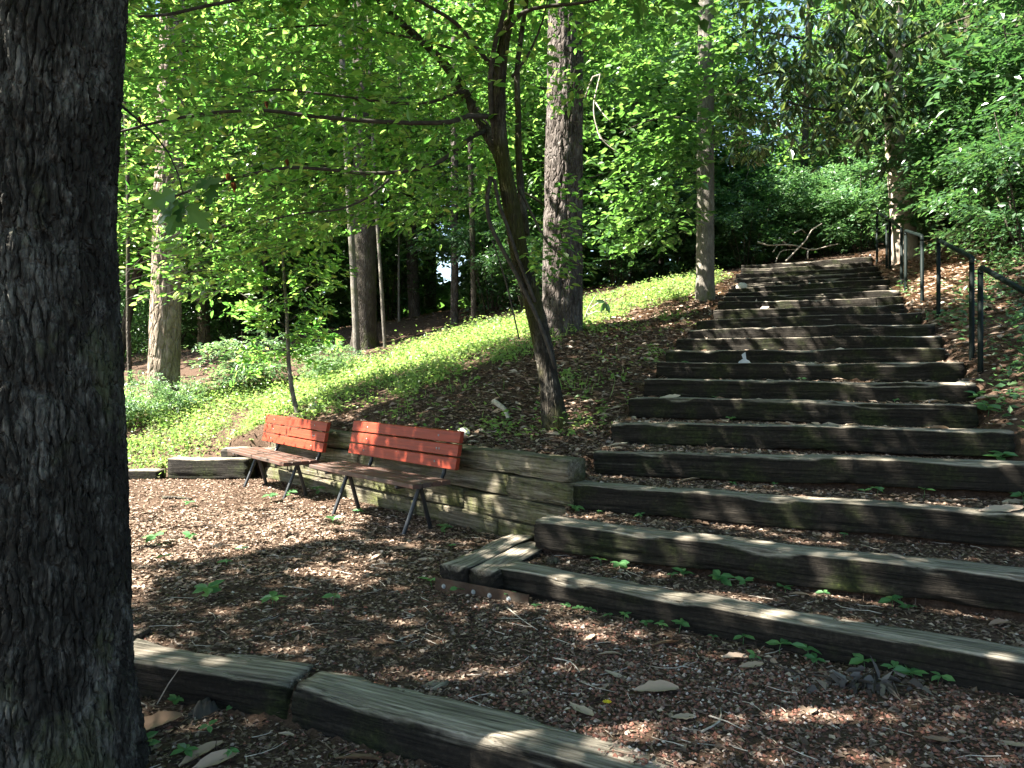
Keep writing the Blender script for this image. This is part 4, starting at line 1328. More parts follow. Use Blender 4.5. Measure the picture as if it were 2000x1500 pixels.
# trees above the stair top and the right bank
for i, (px_, d, v, s, lab) in enumerate([(1370, 20.5, 0, .72, 'leafy tree behind the left end of the stair top'), (1720, 22.5, 2, .9, 'leafy tree centred behind the stair top'), (1720, 21.5, 0, 1.1, 'leafy tree right behind the magnolia trunk'),
                                         (1890, 19.0, 2, 1.05, 'leafy tree on the right bank beyond the magnolia'), (2070, 13.8, 2, .95, 'leafy tree overhanging the right hand bank'), (2210, 10.5, 2, .85, 'nearest leafy tree at the right edge above the handrail')]):
    plant(v, 'understorey_tree', lab, 'tree', gp(px_, d, -.1), s, r4.uniform(0, 6.3), 'leafy trees behind and right of the stairs')
SH = [(1455, 18.2, 3, 1.0, 'dark shrub behind the left corner of the top step'), (1530, 18.8, 4, 1.0, 'green shrub behind the fallen branches at the stair top'), (1610, 18.4, 4, .9, 'low bright shrub behind the middle of the top step'),
      (1680, 17.6, 4, 1.0, 'bright green shrub just left of the farthest handrail'), (1560, 21.5, 3, 1.6, 'tall dark shrub farther behind the stair top'), (1400, 20, 3, 1.5, 'tall dark shrub between slim tree and stair top'),
      (1300, 19, 3, 1.4, 'dark shrub behind the sunlit slope left of the slim tree'), (1210, 18.5, 3, 1.2, 'dark shrub right of the large pine'), (1700, 20.5, 3, 1.5, 'dark shrub behind the farthest handrail'),
      (1810, 17.6, 4, 1.0, 'green shrub right behind the magnolia foot'), (1850, 14.6, 3, 1.2, 'dark shrub at the leaf covered bank beyond the second handrail'), (1905, 13.0, 3, 1.15, 'dark shrub above the leaf covered bank'),
      (1960, 11.6, 3, 1.1, 'dark shrub on the bank at the right edge'), (2010, 10.2, 3, 1.0, 'nearest dark shrub at the right edge of the bank'), (1940, 14.5, 3, 1.6, 'tall leafy shrub filling the upper right bank'),
      (2030, 12.5, 3, 1.9, 'tallest dark shrub at the right edge'), (1780, 18.5, 3, 1.7, 'tall dark shrub behind the magnolia'), (930, 26, 3, .8, 'pale leafed shrub under the bright gap'), (960, 19.5, 3, 1.4, 'dark shrub behind the crooked tree'),
      (1030, 17.5, 3, .9, 'low dark shrub left of the large pine'), (620, 25, 3, 1.6, 'dark shrub in the deep shade behind the ridge'), (760, 26, 3, 1.5, 'dark shrub behind the thin poles on the ridge'), (470, 24.5, 3, 1.4, 'dark shrub right of the small sunlit pine'),
      (330, 25, 3, 1.5, 'dark shrub behind the pale pine'), (230, 22, 4, 1.3, 'green shrub behind the thin dark pole at left'), (235, 12.9, 5, .5, 'leafy green bush in the sun beside the big trunk'), (480, 14.3, 5, .7, 'sunlit leafy bush left of the sapling'),
      (640, 13.6, 5, .4, 'low sunlit bush right of the sapling'), (345, 13.4, 5, .34, 'low leafy bush at the foot of the pale pine')]
for i, (px_, d, v, s, lab) in enumerate(SH):
    plant(v, 'shrub', lab, 'shrub', gp(px_, d, -.05), s, r4.uniform(0, 6.3), 'woodland shrubs', s * r4.uniform(.85, 1.2))

# the far wood closing the view
rr = np.random.default_rng(404)
n = 15000
th = rr.uniform(-1.0, 1.0, n); d = rr.uniform(38, 48, n)
fp = np.stack([d * np.sin(th), d * np.cos(th), rr.uniform(1, 26, n)], 1)
fp = fp[fbm(fp[:, 0] * .35, fp[:, 2] * .35, 9) > .48]
lo = rr.random(7000)
th = rr.uniform(-1.0, 1.0, 7000); d = rr.uniform(33, 42, 7000)
fl_ = np.stack([d * np.sin(th), d * np.cos(th), 0 * d], 1)
fl_[:, 2] = H(fl_[:, 0], fl_[:, 1]) + rr.uniform(0, 4.5, 7000)
fp = np.concatenate([fp, fl_])
fu, fv = proj(fp)
fp = fp[~((fu > 838) & (fu < 912) & (fv > 430) & (fv < 560))]
fu, fv = proj(fp)
fp = fp[~((fu > 1400) & (fu < 1620) & (fv > -40) & (fv < 230))]
fw = crown_mesh('far_wood', M['leaf_mid'], None, [sprays(fp, norm(rr.normal(0, 1, fp.shape)), 8, 1.3, .5, .32, rr, .6)])
tag(fw, 'far green wood closing the view behind the trees', 'woods', kind='stuff')

# ------------------------------------------------------------------ ground cover, litter, gravel
r5 = np.random.default_rng(99)


def scatter(n, x0, x1, y0, y1, dens=None):
    x = r5.uniform(x0, x1, n); y = r5.uniform(y0, y1, n)
    z = H(x, y)
    P = np.stack([x, y, z], 1)
    if dens is not None:
        P = P[r5.random(n) < dens(P, *proj(P))]
    return P


GREEN = [(-200, 945), (-200, 770), (215, 770), (300, 775), (450, 755), (650, 728), (900, 652), (1060, 606), (1445, 518), (1430, 545), (1330, 585), (1150, 640), (1050, 690), (920, 728), (780, 785), (640, 815), (500, 870), (440, 900), (340, 935)]
SPARSE = [(560, 845), (640, 815), (780, 785), (920, 728), (1050, 690), (1150, 640), (1330, 585), (1400, 600), (1200, 820), (1130, 890), (900, 860)]


def dens_green(P, px, py):
    nz = fbm(P[:, 0] * 1.6, P[:, 1] * 1.6, 31)
    d = np.where(inpoly(px, py, GREEN), np.clip((nz - .22) * 4, .05, 1), 0)
    d = np.where(inpoly(px, py, SPARSE), np.clip((nz - .48) * 2.4, .015, .35), d)
    return np.where(P[:, 1] > 5.5, d, 0)


tuft = np.concatenate([scatter(26000, -7.5, 4.5, 7.2, 17.5, dens_green)])
nt_ = len(tuft); per = 5
hh = r5.gamma(2.2, .035, (nt_, per)) + .01
far = smooth(11.5, 13.0, tuft[:, 1]) * smooth(.4, -1.2, tuft[:, 0])
hh = hh * (.75 + .5 * far[:, None])
base = np.repeat(tuft, per, 0) + np.concatenate([r5.normal(0, .05, (nt_ * per, 2)), hh.reshape(-1, 1)], 1)
D = norm(r5.normal(0, 1, base.shape) * [1, 1, .35] + [0, 0, .15])
Nn = norm(np.array([0, 0, 1.0]) + r5.normal(0, .45, base.shape))
Ls = r5.uniform(.035, .075, len(base))
gc = crown_mesh('ground_cover', M['cover'], None, [(base, D, Nn, Ls, Ls * .6)])
tag(gc, 'bright green low weeds covering the sunlit slope', 'weeds', kind='stuff')
# grass blades and stalks among the weeds
gb = scatter(9000, -7.5, 3.5, 8, 15, dens_green)
D = norm(r5.normal(0, .35, gb.shape) + [0, 0, 1.0]); Nn = norm(r5.normal(0, 1, gb.shape))
Ls = r5.uniform(.08, .24, len(gb))
gg = crown_mesh('grass', M['cover'], None, [(gb, D, Nn, Ls, np.full(len(gb), .009))])
tag(gg, 'thin pale grass blades standing among the weeds', 'grass', kind='stuff')


def dens_bank(P, px, py):
    nz = fbm(P[:, 0] * 1.4, P[:, 1] * 1.4, 51)
    sd = polydist(P[:, 0], P[:, 1], STAIR_POLY)
    right = (P[:, 0] > 3.2) & (sd < -.02)
    return np.where(right, np.clip((nz - .42) * 3.2, 0, .9) * (P[:, 1] < 12), 0)


bw = scatter(9000, 3.0, 9, 4.5, 12, dens_bank)
per = 4
base = np.repeat(bw, per, 0) + np.concatenate([r5.normal(0, .05, (len(bw) * per, 2)), r5.gamma(2, .035, (len(bw) * per, 1)) + .01], 1)
D = norm(r5.normal(0, 1, base.shape) * [1, 1, .3] + [0, 0, .1]); Nn = norm(np.array([0, -.2, 1.0]) + r5.normal(0, .35, base.shape))
Ls = r5.uniform(.04, .09, len(base))
tag(crown_mesh('bank_weeds', M['herb'], None, [(base, D, Nn, Ls, Ls * .55)]), 'low green weeds and ivy on the right hand bank', 'weeds', kind='stuff')


def litter(name, P, L0, L1, wr, mat, label, cat, lift=.012, tilt=.3, fold=.25):
    n = len(P)
    D = norm(np.concatenate([r5.normal(0, 1, (n, 2)), r5.normal(0, tilt * .45, (n, 1))], 1))
    Nn = norm(np.array([0, 0, 1.0]) + r5.normal(0, tilt, (n, 3)))
    Ls = r5.uniform(L0, L1, n) * r5.uniform(.7, 1.2, n)
    B = P - D * Ls[:, None] * .5 + np.array([0, 0, 1.0]) * r5.uniform(0, lift, (n, 1))
    o = crown_mesh(name, M[mat], None, [(B, D, Nn, Ls, Ls * r5.uniform(wr * .6, wr * 1.3, n))])
    tag(o, label, cat, kind='stuff')
    return o


def visible(P, px, py):
    return (px > -120) & (px < 2120) & (py > 300) & (py < 1640)


def dens_patio(P, px, py):
    nz = fbm(P[:, 0] * .9, P[:, 1] * .9, 71)
    red = smooth(.4, 1.2, P[:, 0] + (4.0 - P[:, 1]) * .8) * smooth(4.3, 3.5, P[:, 1] + .45 * (P[:, 0] - 1))
    d = np.clip(.4 + 1.2 * nz, 0, 1) * (1 - .6 * red)
    return np.where(visible(P, px, py), d, 0)


p1 = scatter(125000, -5.2, 3.6, 2.2, 8.0, dens_patio)
p2 = scatter(105000, -6.2, 5.2, 6.0, 14.0, lambda P, px, py: np.where(visible(P, px, py) & ~inpoly(px, py, GREEN), .75, .06))
near = p1[:, 1] < 5.2 + .8 * (fbm(p1[:, 0] * .8, p1[:, 1] * .8, 5) - .5) * 2
litter('fine_litter', p1[near], .012, .046, .6, 'fine_litter', 'fine brown leaf litter toned dark for shade on the near clearing and low steps', 'leaf litter', .01)
litter('leaf_litter', np.concatenate([p1[~near], p2]), .014, .056, .6, 'litter', 'small pale brown dead leaves covering clearing and slope', 'leaf litter', .014)
p3 = scatter(20000, -3.8, 3.6, 2.2, 7.0, visible)
litter('wood_chips', p3, .03, .11, .075, 'fine_litter', 'thin brown bark shreds and chips on the clearing floor', 'bark chips', .012)
# big pale leaves
bankp = scatter(15000, 2.6, 9.5, 6.0, 16.5, lambda P, px, py: np.where((polydist(P[:, 0], P[:, 1], STAIR_POLY) < .12) & (P[:, 0] > 3.6), np.clip(.25 + 1.2 * smooth(7.5, 10.5, P[:, 1]), 0, 1) * (.3 + fbm(P[:, 0] * 2, P[:, 1] * 2, 3)), .02))
leftp = scatter(4200, -.4, 4.5, 6.6, 15.0, lambda P, px, py: np.where(polydist(P[:, 0], P[:, 1], STAIR_POLY) > -1.9, .55, .10))
BANK = [(1715, 530), (1765, 488), (1890, 488), (1945, 560), (1890, 650), (1800, 620), (1740, 560)]
bankq = scatter(26000, 3.5, 9.5, 7.5, 16.5, lambda P, px, py: np.where(inpoly(px, py, BANK) & (polydist(P[:, 0], P[:, 1], STAIR_POLY) < .05), 1.0, 0))
litter('large_leaf_litter', np.concatenate([bankp, leftp, bankq]), .09, .19, .42, 'bigleaf', 'large tan magnolia leaves heaped along both sides of the stairs', 'leaf litter', .03, .26)
p7 = scatter(20000, -2.6, 4.2, 6.6, 13.5, lambda P, px, py: np.where(visible(P, px, py) & ~inpoly(px, py, GREEN) & (polydist(P[:, 0], P[:, 1], STAIR_POLY) < .1) & (H(P[:, 0], P[:, 1]) > .45), .85, .0))
litter('slope_litter', p7, .04, .11, .5, 'litter', 'dry curled brown leaves covering the shaded slope beside the stairs', 'leaf litter', .025, .3)
p6 = scatter(14000, -26, 16, 14, 34, lambda P, px, py: np.where(visible(P, px, py), .8, 0))
litter('ridge_litter', p6, .06, .14, .6, 'litter', 'brown leaf litter on the ridge under the far trees', 'leaf litter', .03)


def dens_gravel(P, px, py):
    nz = fbm(P[:, 0] * 1.7, P[:, 1] * 1.7, 81)
    red = smooth(-.3, .9, P[:, 0] + (4.0 - P[:, 1]) * .8) * smooth(4.3, 3.5, P[:, 1] + .45 * (P[:, 0] - 1))
    d = np.clip(red * .9 + .07 + (nz - .47) * .8, .03, 1)
    return np.where(visible(P, px, py), d, 0)


p4 = scatter(42000, -2.2, 3.2, 2.15, 5.0, dens_gravel)
n = len(p4)
uo = norm(np.array([[1, 0, 0], [-1, 0, 0], [0, 1, 0], [0, -1, 0], [0, 0, 1.0], [0, 0, -1]]))
sz = r5.uniform(.005, .013, (n, 1, 1)) * r5.uniform(.6, 1.4, (n, 6, 1)) * r5.uniform(.75, 1.3, (n, 1, 3)) * np.array([1, 1, .7])
ang = r5.uniform(0, 6.28, n)
ca, sa = np.cos(ang)[:, None], np.sin(ang)[:, None]
V = uo[None] * sz
V = np.stack([V[..., 0] * ca - V[..., 1] * sa, V[..., 0] * sa + V[..., 1] * ca, V[..., 2]], -1) + (p4 + [0, 0, .004])[:, None]
T8 = np.array([[0, 2, 4], [2, 1, 4], [1, 3, 4], [3, 0, 4], [2, 0, 5], [1, 2, 5], [3, 1, 5], [0, 3, 5]])
gv = mk('red_gravel', V.reshape(-1, 3), [(np.arange(n)[:, None, None] * 6 + T8[None]).reshape(-1, 3)], M['gravel'])
tag(gv, 'small reddish brown gravel stones on the clearing floor', 'gravel', kind='stuff')


def twig_set(P, l0, l1, r, name, label, mat):
    b = MB()
    for p in P:
        a = r5.uniform(0, 6.28); l = r5.uniform(l0, l1); bend = r5.normal(0, .5)
        q = [p + [0, 0, .01]]
        for k in range(3):
            a += bend * .5
            q.append(q[-1] + np.array([math.cos(a), math.sin(a), r5.normal(0, .08)]) * l / 3)
        q = np.array(q)
        q[1:, 2] = np.maximum(q[1:, 2], H(q[1:, 0], q[1:, 1]) + .006)
        V, Q, T = tube(q, [r, r * .9, r * .8, r * .4], 3, resample=False, caps=False)
        b.add(V, Q, T)
    o = b.build(name, M[mat])
    tag(o, label, 'twigs', kind='stuff')


tp = scatter(420, -3.8, 3.4, 2.3, 8.0, visible)
twig_set(tp, .05, .22, .0022, 'twigs', 'thin fallen twigs scattered over the clearing and steps', 'paletwig')
tp = scatter(160, -1.5, 8, 6.5, 13.0, visible)
twig_set(tp, .15, .6, .005, 'slope_twigs', 'thin fallen twigs scattered over the slopes beside the stairs', 'twig')


# ------------------------------------------------------------------ seedlings
seed_leaf = leaf_unit('leaf', M['seedling'])


def clear_of_timbers(p, on_top=False):
    p = np.array(p)
    for k in range(NS):
        q = p - SA[k]
        s_ = float(np.dot(q[:2], SN[k][:2])); l_ = float(np.dot(q[:2], SDIR[k][:2]))
        if -.04 < s_ < .27 and -.05 < l_ < np.linalg.norm(SB[k] - SA[k]) + .05:
            if on_top and s_ > .04:
                p[2] = SZ[k] + .004
            else:
                p = p - SN[k] * (s_ + .055)
                p[2] = float(H(p[:1], p[1:2])[0])
            break
    return p


def seedling(px_, py_, size, n_, label, group, name='seedling', mat_leaf=None):
    p = clear_of_timbers(hit(px_, py_))
    t = thing(name, label, 'seedling', tuple(p), group)
    hgt = size * r5.uniform(.5, .9)
    lean = np.array([r5.normal(0, .15), -.1 + r5.normal(0, .1), 1.0]) * hgt
    V, Q, T = tube([p - [0, 0, .01], p + lean * .5 + r5.normal(0, .004, 3), p + lean], [.0022, .002, .0016], 5, .03)
    mk('stem', V, [Q, T], M['seedling'], t, flat=False)
    a0 = r5.uniform(0, 6.28)
    Ps = []; Ds = []; Ns = []; Lv = []; Wv = []
    for k in range(n_):
        a = a0 + k * 2 * math.pi / min(n_, 5) + r5.normal(0, .25)
        z = 1.0 if k < 5 else .6
        Dv = norm(np.array([math.cos(a), math.sin(a), r5.uniform(-.25, .35)]))
        Ps.append(p + lean * z); Ds.append(Dv); Ns.append(norm(np.array([0, -.25, 1.0]) + r5.normal(0, .2, 3)))
        l = size * r5.uniform(.75, 1.15); Lv.append(l); Wv.append(l * r5.uniform(.5, .68))
    leaf_objects(t, mat_leaf or seed_leaf, Ps, Ds, Ns, Lv, Wv)


ROWS = [('at the foot of the lowest step, outside', 'seedlings along the foot of the lowest step',
         [(845, 1150, .095, 5), (894, 1160, .06, 4), (989, 1172, .06, 3), (1048, 1195, .045, 4), (1097, 1195, .05, 3), (1143, 1190, .05, 4), (1160, 1196, .05, 4), (1201, 1204, .045, 4), (1234, 1206, .05, 5), (1276, 1216, .045, 4),
          (1307, 1222, .045, 4), (1346, 1218, .07, 4), (1405, 1243, .035, 3), (1468, 1238, .08, 3), (1472, 1292, .05, 4), (1536, 1264, .09, 4), (1580, 1284, .08, 5), (1596, 1300, .06, 4), (1694, 1300, .075, 4), (1744, 1318, .06, 4), (1786, 1306, .085, 7), (1836, 1314, .06, 4)]),
        ('on the litter between the first and second steps', 'seedlings between the first and second steps',
         [(1192, 1080, .07, 4), (1230, 1092, .08, 6), (1311, 1128, .04, 4), (1346, 1122, .08, 5), (1423, 1118, .085, 7), (1467, 1115, .065, 5), (1544, 1135, .07, 5), (1616, 1135, .045, 3), (1748, 1142, .08, 5), (1778, 1150, .05, 5)]),
        ('on the litter between the second and third steps', 'seedlings between the second and third steps', [(1141, 993, .07, 6), (1183, 996, .035, 3), (1265, 1006, .05, 4), (1652, 1030, .04, 3)]),
        ('on the litter between the third and fourth steps', 'seedlings between the third and fourth steps', [(1436, 938, .045, 4), (1516, 936, .04, 3), (1690, 952, .06, 3), (1712, 930, .06, 4), (1800, 946, .07, 3), (1990, 928, .1, 6)]),
        ('on the middle steps', 'seedlings on the middle steps', [(1435, 818, .06, 5), (1408, 768, .05, 4), (1568, 730, .06, 4), (1748, 770, .05, 5), (1345, 706, .06, 6), (1930, 812, .13, 9), (1950, 855, .12, 8), (1905, 760, .1, 7)]),
        ('in the clearing in front of the benches', 'seedlings in the clearing', [(305, 1065, .11, 7), (371, 1055, .08, 5), (322, 1100, .08, 5), (475, 1086, .07, 4), (441, 1106, .06, 4), (400, 1170, .12, 8), (532, 1184, .09, 6), (651, 1182, .07, 3), (648, 1024, .08, 5),
         (700, 1006, .08, 4), (571, 974, .1, 6), (529, 980, .1, 6), (623, 966, .1, 6), (868, 1046, .1, 6), (368, 990, .08, 5), (452, 915, .12, 6), (375, 924, .1, 6), (880, 1075, .05, 4)]),
        ('on the low ground in front of the kerb timbers', 'seedlings below the kerb timbers', [(285, 1345, .08, 3), (345, 1378, .05, 6), (408, 1432, .06, 3), (452, 1390, .04, 3), (280, 1470, .07, 6), (364, 1480, .06, 5), (456, 1480, .04, 4)])]
for where, grp, items in ROWS:
    items = sorted(items)
    for i, (a, b_, s, n_) in enumerate(items):
        seedling(a, b_, s, n_, f'{ORD[i]} green seedling from the left {where}', grp)


# ------------------------------------------------------------------ large fallen leaves, one by one
def dead_leaf_mesh(seed):
    rr_ = np.random.default_rng(seed)
    nu, nv = 9, 5
    u = np.linspace(0, 1, nu)[:, None]; v = np.linspace(-1, 1, nv)[None]
    wd = np.sin(np.pi * np.clip(u, .03, .97) ** .85) ** .8 * .2 * (1 + .12 * np.sin(u * 23 + seed))
    X = v * wd; Y = u + 0 * v
    curl = rr_.uniform(.05, .5)
    Z = (v ** 2) * wd * curl + .045 * np.sin(u * 3 + rr_.uniform(0, 3)) * (1 if rr_.random() < .5 else -.5) + .012 * np.sin(u * 17 + v * 4) + .02 * np.abs(v)
    V = np.stack([X, Y - .5, Z + 0 * X], -1).reshape(-1, 3)
    V[:, 2] -= V[:, 2].min()
    i = (np.arange(nu - 1)[:, None] * nv + np.arange(nv - 1)[None]).ravel()
    o = mk('fallen_leaf', V, [np.stack([i, i + 1, i + nv + 1, i + nv], 1)], M['bigleaf'], None, local=True, flat=False)
    d = o.data; bpy.data.objects.remove(o)
    return d


DL = [dead_leaf_mesh(s) for s in range(6)]
FL = [('in the red gravel of the clearing', [(1300, 1262, .17, 20), (1190, 1283, .13, 5), (1205, 1325, .14, -30), (1135, 1395, .16, -55), (1282, 1355, .22, 5), (1335, 1405, .12, 15), (1440, 1290, .2, 25), (1468, 1305, .14, 12), (1835, 1452, .15, 5), (1970, 1460, .15, -60), (1150, 1250, .1, 40), (1585, 1395, .1, 60)]),
      ('on the low ground under the kerb timbers', [(300, 1425, .26, 35), (700, 1492, .2, 5), (395, 1480, .22, 55), (420, 1495, .2, 40), (560, 1440, .08, 10)]),
      ('between the first and second steps', [(1190, 1100, .12, 30), (1560, 1165, .12, -20), (1950, 1222, .12, 10)]),
      ('between the second and third steps', [(1370, 1022, .2, -5), (1750, 1105, .1, -40), (1955, 1068, .3, 3)]),
      ('between the third and fourth steps', [(1205, 928, .18, 0), (1345, 942, .2, -3), (1400, 943, .19, 4), (1740, 972, .22, -6), (1980, 984, .2, 12)]),
      ('on the treads of the middle steps', [(1310, 820, .2, 0), (1530, 878, .14, 0), (1660, 880, .15, 5), (1830, 890, .2, 8), (1640, 781, .16, 0), (1830, 830, .2, 10), (1450, 884, .12, 20), (1700, 744, .14, 0), (1745, 627, .18, 70)]),
      ('on the slope left of the middle steps', [(1215, 770, .2, 60), (1205, 800, .17, 20), (1225, 735, .18, -10), (1160, 700, .2, 10), (1260, 680, .2, 5), (1100, 710, .2, 15), (1010, 780, .18, -40), (950, 800, .2, 10), (1080, 852, .17, -20)]),
      ('in the clearing near the benches', [(790, 1075, .2, 5), (695, 1040, .16, 20), (830, 1095, .12, 0), (735, 1092, .14, 50), (340, 970, .16, -5), (620, 1010, .14, 0)]),
      ('on the right hand bank by the handrail posts', [(1860, 660, .25, 5), (1960, 660, .25, 40), (1940, 700, .24, 20), (1940, 782, .3, 0), (1945, 832, .2, 10), (1830, 620, .22, -10)])]
for where, items in FL:
    items = sorted(items)
    for i, (a, b_, s, rot) in enumerate(items):
        p = clear_of_timbers(hit(a, b_), True)
        o = inst('fallen_leaf', DL[(i * 5 + int(a)) % 6], Matrix.Identity(4))
        o.location = tuple(p + [0, 0, .008])
        o.rotation_euler = (r5.normal(0, .12), r5.normal(0, .15), math.radians(90 + rot))
        o.scale = (s * 1.0, s * .95, s * .8)
        tag(o, f'{ORD[i]} large dead leaf from the left {where}', 'leaf', 'large dead leaves ' + where)

# curled grey dead leaf cluster by the lowest step
p0 = hit(1690, 1345)
cl = thing('withered_sprig', 'withered grey twig with curled leaves below the lowest step', 'dead plant', tuple(p0))
for i in range(60):
    q = p0 + np.array([r5.normal(0, .13), r5.normal(0, .06), r5.uniform(.005, .05)])
    V, T, Q = leaf_geo(np.array([q]), norm(r5.normal(0, 1, (1, 3)) * [1, .6, .35]), norm(r5.normal(0, .6, (1, 3)) + [0, 0, 1.0]), np.array([r5.uniform(.05, .11)]), np.array([r5.uniform(.010, .018)]), fold=1.0, droop=.6, hexa=True)
    mk('curled_leaf', V, [Q], M['greyleaf'], cl)
V, Q, T = tube([p0 + [-.22, .08, .03], p0 + [0, 0, .03], p0 + [.2, -.03, .02]], [.004, .003, .002], 5, .05)
mk('stem', V, [Q, T], M['twig'], cl)
for i in range(9):
    q = p0 + [r5.normal(0, .1), r5.normal(0, .04), .02]; e = q + r5.normal(0, .09, 3) * [1.2, .7, .3] + [0, 0, .02]
    V, Q, T = tube([q, (q + e) / 2 + r5.normal(0, .012, 3), e], [.0035, .003, .0015], 5, .04)
    mk('side_twig', V, [Q, T], M['twig'], cl)

# dark crumpled rag below the kerb
p0 = hit(400, 1392)
nu, nv = 26, 18
u, v = np.meshgrid(np.linspace(-1, 1, nu), np.linspace(-1, 1, nv), indexing='ij')
rad_ = np.hypot(u, v)
z = .045 * smooth(1.0, .35, rad_ + .3 * (fbm(u * 2, v * 2, 2) - .5)) * (.35 + 1.3 * fbm(u * 4 + 3, v * 4, 5)) + .014 * np.abs(np.sin(u * 9 + 5 * v + 4 * fbm(u * 2, v * 2, 6))) * smooth(1, .5, rad_)
V = np.stack([u * .08 + .03 * (fbm(u * 2, v * 2, 8) - .5), v * .07 + .02 * (fbm(u * 2, v * 2, 9) - .5), z], -1).reshape(-1, 3) + p0
i = (np.arange(nu - 1)[:, None] * nv + np.arange(nv - 1)[None]).ravel()
o = mk('crumpled_rag', V, [np.stack([i, i + nv, i + nv + 1, i + 1], 1)], M['cloth'], None, flat=False, origin=tuple(p0))
tag(o, 'small dark crumpled rag at the foot of the kerb timber', 'rag')


def rock(px_, py_, s, label, seed, mat='rock', flat=.7):
    p = hit(px_, py_)
    nu, nv = 12, 8
    th = np.linspace(0, 2 * np.pi, nu, endpoint=False)[None]; ph = np.linspace(.05, np.pi - .05, nv)[:, None]
    n3 = np.stack([np.sin(ph) * np.cos(th), np.sin(ph) * np.sin(th), np.cos(ph) + 0 * th], -1)
    rr_ = s * (.75 + .5 * fbm(n3[..., 0] * 1.5 + seed, n3[..., 1] * 1.5 + n3[..., 2] * 1.2, seed))
    V = (n3 * rr_[..., None] * [1, .85, flat]).reshape(-1, 3) + p + [0, 0, s * flat * .5]
    i = np.arange(nv - 1)[:, None] * nu; j = np.arange(nu)[None]; k = (j + 1) % nu
    Q = np.stack([i + j, i + nu + j, i + nu + k, i + k], -1).reshape(-1, 4)
    V = np.vstack([V, V[:nu].mean(0), V[-nu:].mean(0)])
    jj = np.arange(nu); kk = (jj + 1) % nu
    T = np.vstack([np.stack([np.full(nu, len(V) - 2), jj, kk], 1), np.stack([np.full(nu, len(V) - 1), (nv - 1) * nu + kk, (nv - 1) * nu + jj], 1)])
    o = mk('rock', V, [Q, T], M[mat], None, flat=False, origin=tuple(p))
    tag(o, label, 'rock')


rock(614, 800, .085, 'rounded pale rock beside the foot of the sapling', 2)
rock(1448, 574, .11, 'small white stone on the upper steps near their left end', 5)
rock(906, 850, .07, 'pale stone in the leaves above the nearer bench', 8)
rock(1080, 1100, .045, 'mossy stone lump between the first two steps, beside their left ends', 11, 'darkbark')


def scrap(px_, py_, w, h, label, seed, lean=.2):
    p = hit(px_, py_)
    pts = np.array([(-.5, 0), (.1, 0), (.5, .05), (.35, .35), (.15, .45), (.1, 1.0), (-.2, .8), (-.1, .5), (-.4, .3)])
    V0 = np.stack([pts[:, 0] * w, .01 + lean * pts[:, 1] * h + .02 * np.sin(pts[:, 0] * 4), pts[:, 1] * h], 1) + p
    V = np.vstack([V0, V0 + [0, .003, 0]])
    n_ = len(pts)
    T = []
    for a_, b_, c_ in ((0, 1, 8), (1, 3, 8), (1, 2, 3), (3, 4, 8), (4, 7, 8), (4, 5, 7), (5, 6, 7)):
        T += [(a_, b_, c_), (n_ + c_, n_ + b_, n_ + a_)]
    Q = [(i, n_ + i, n_ + (i + 1) % n_, (i + 1) % n_) for i in range(n_)]
    o = mk('paper_scrap', V, [np.array(Q), np.array(T)], M['paper'], None, origin=tuple(p))
    tag(o, label, 'scrap')


scrap(1455, 742, .17, .15, 'torn white scrap standing on the eighth step', 1)
scrap(1586, 562, .16, .08, 'small white scrap lying on the upper steps', 2, 1.5)

# yellow flower head in the gravel
p0 = hit(1186, 1380)
b = MB()
fl = thing('yellow_flower', 'tiny yellow flower head lying in the gravel', 'flower', tuple(p0))
for k in range(10):
    a = k * .628
    V, T, Q = leaf_geo(np.array([p0 + [0, 0, .012]]), norm(np.array([[math.cos(a), math.sin(a), .5]])), np.array([[0, 0, 1.0]]), np.array([.024]), np.array([.011]), hexa=True)
    mk('petal', V, [Q], M['flower'], fl)


# sticks and fallen branches
def stick(name, label, pts, w, mat, cat='stick', lift=.012):
    P = []
    for (x, y) in pts:
        P.append(hit(x, y) + [0, 0, lift])
    P = np.array(P)
    t = thing(name, label, cat, tuple(P[0]))
    V, Q, T = tube(P, np.linspace(w, w * .5, len(P)), 6, .05)
    mk('stem', V, [Q, T], M[mat], t, flat=False)
    return t


stick('stick', 'thin pale stick lying in front of the bolted strap', [(990, 1190), (1020, 1215), (1050, 1235)], .004, 'paletwig')
stick('stick', 'forked pale twig in the gravel near the right kerb end', [(1370, 1435), (1405, 1415), (1408, 1390)], .005, 'paletwig')
stick('stick', 'straight thin twig in the gravel right of the forked twig', [(1385, 1405), (1420, 1415), (1452, 1432)], .004, 'paletwig')
stick('stick', 'curved pale twig in the middle of the clearing floor', [(1080, 1290), (1115, 1298), (1132, 1318)], .004, 'paletwig')
stick('stick', 'dark rotten log piece lying next to the big trunk', [(245, 1262), (265, 1252), (290, 1238)], .035, 'darkbark', 'log', .02)
stick('stick', 'dark stick lying in the sunny clearing before the far bench', [(318, 975), (345, 975), (375, 978)], .022, 'darkbark', 'stick', .02)
stick('stick', 'small upright white stick on the third tread at right', [(1788, 880), (1795, 872), (1798, 866)], .01, 'paletwig')
stick('stick', 'pale broken stick on the slope above the nearer bench', [(965, 790), (985, 805), (992, 822)], .035, 'paletwig', 'stick', .03)
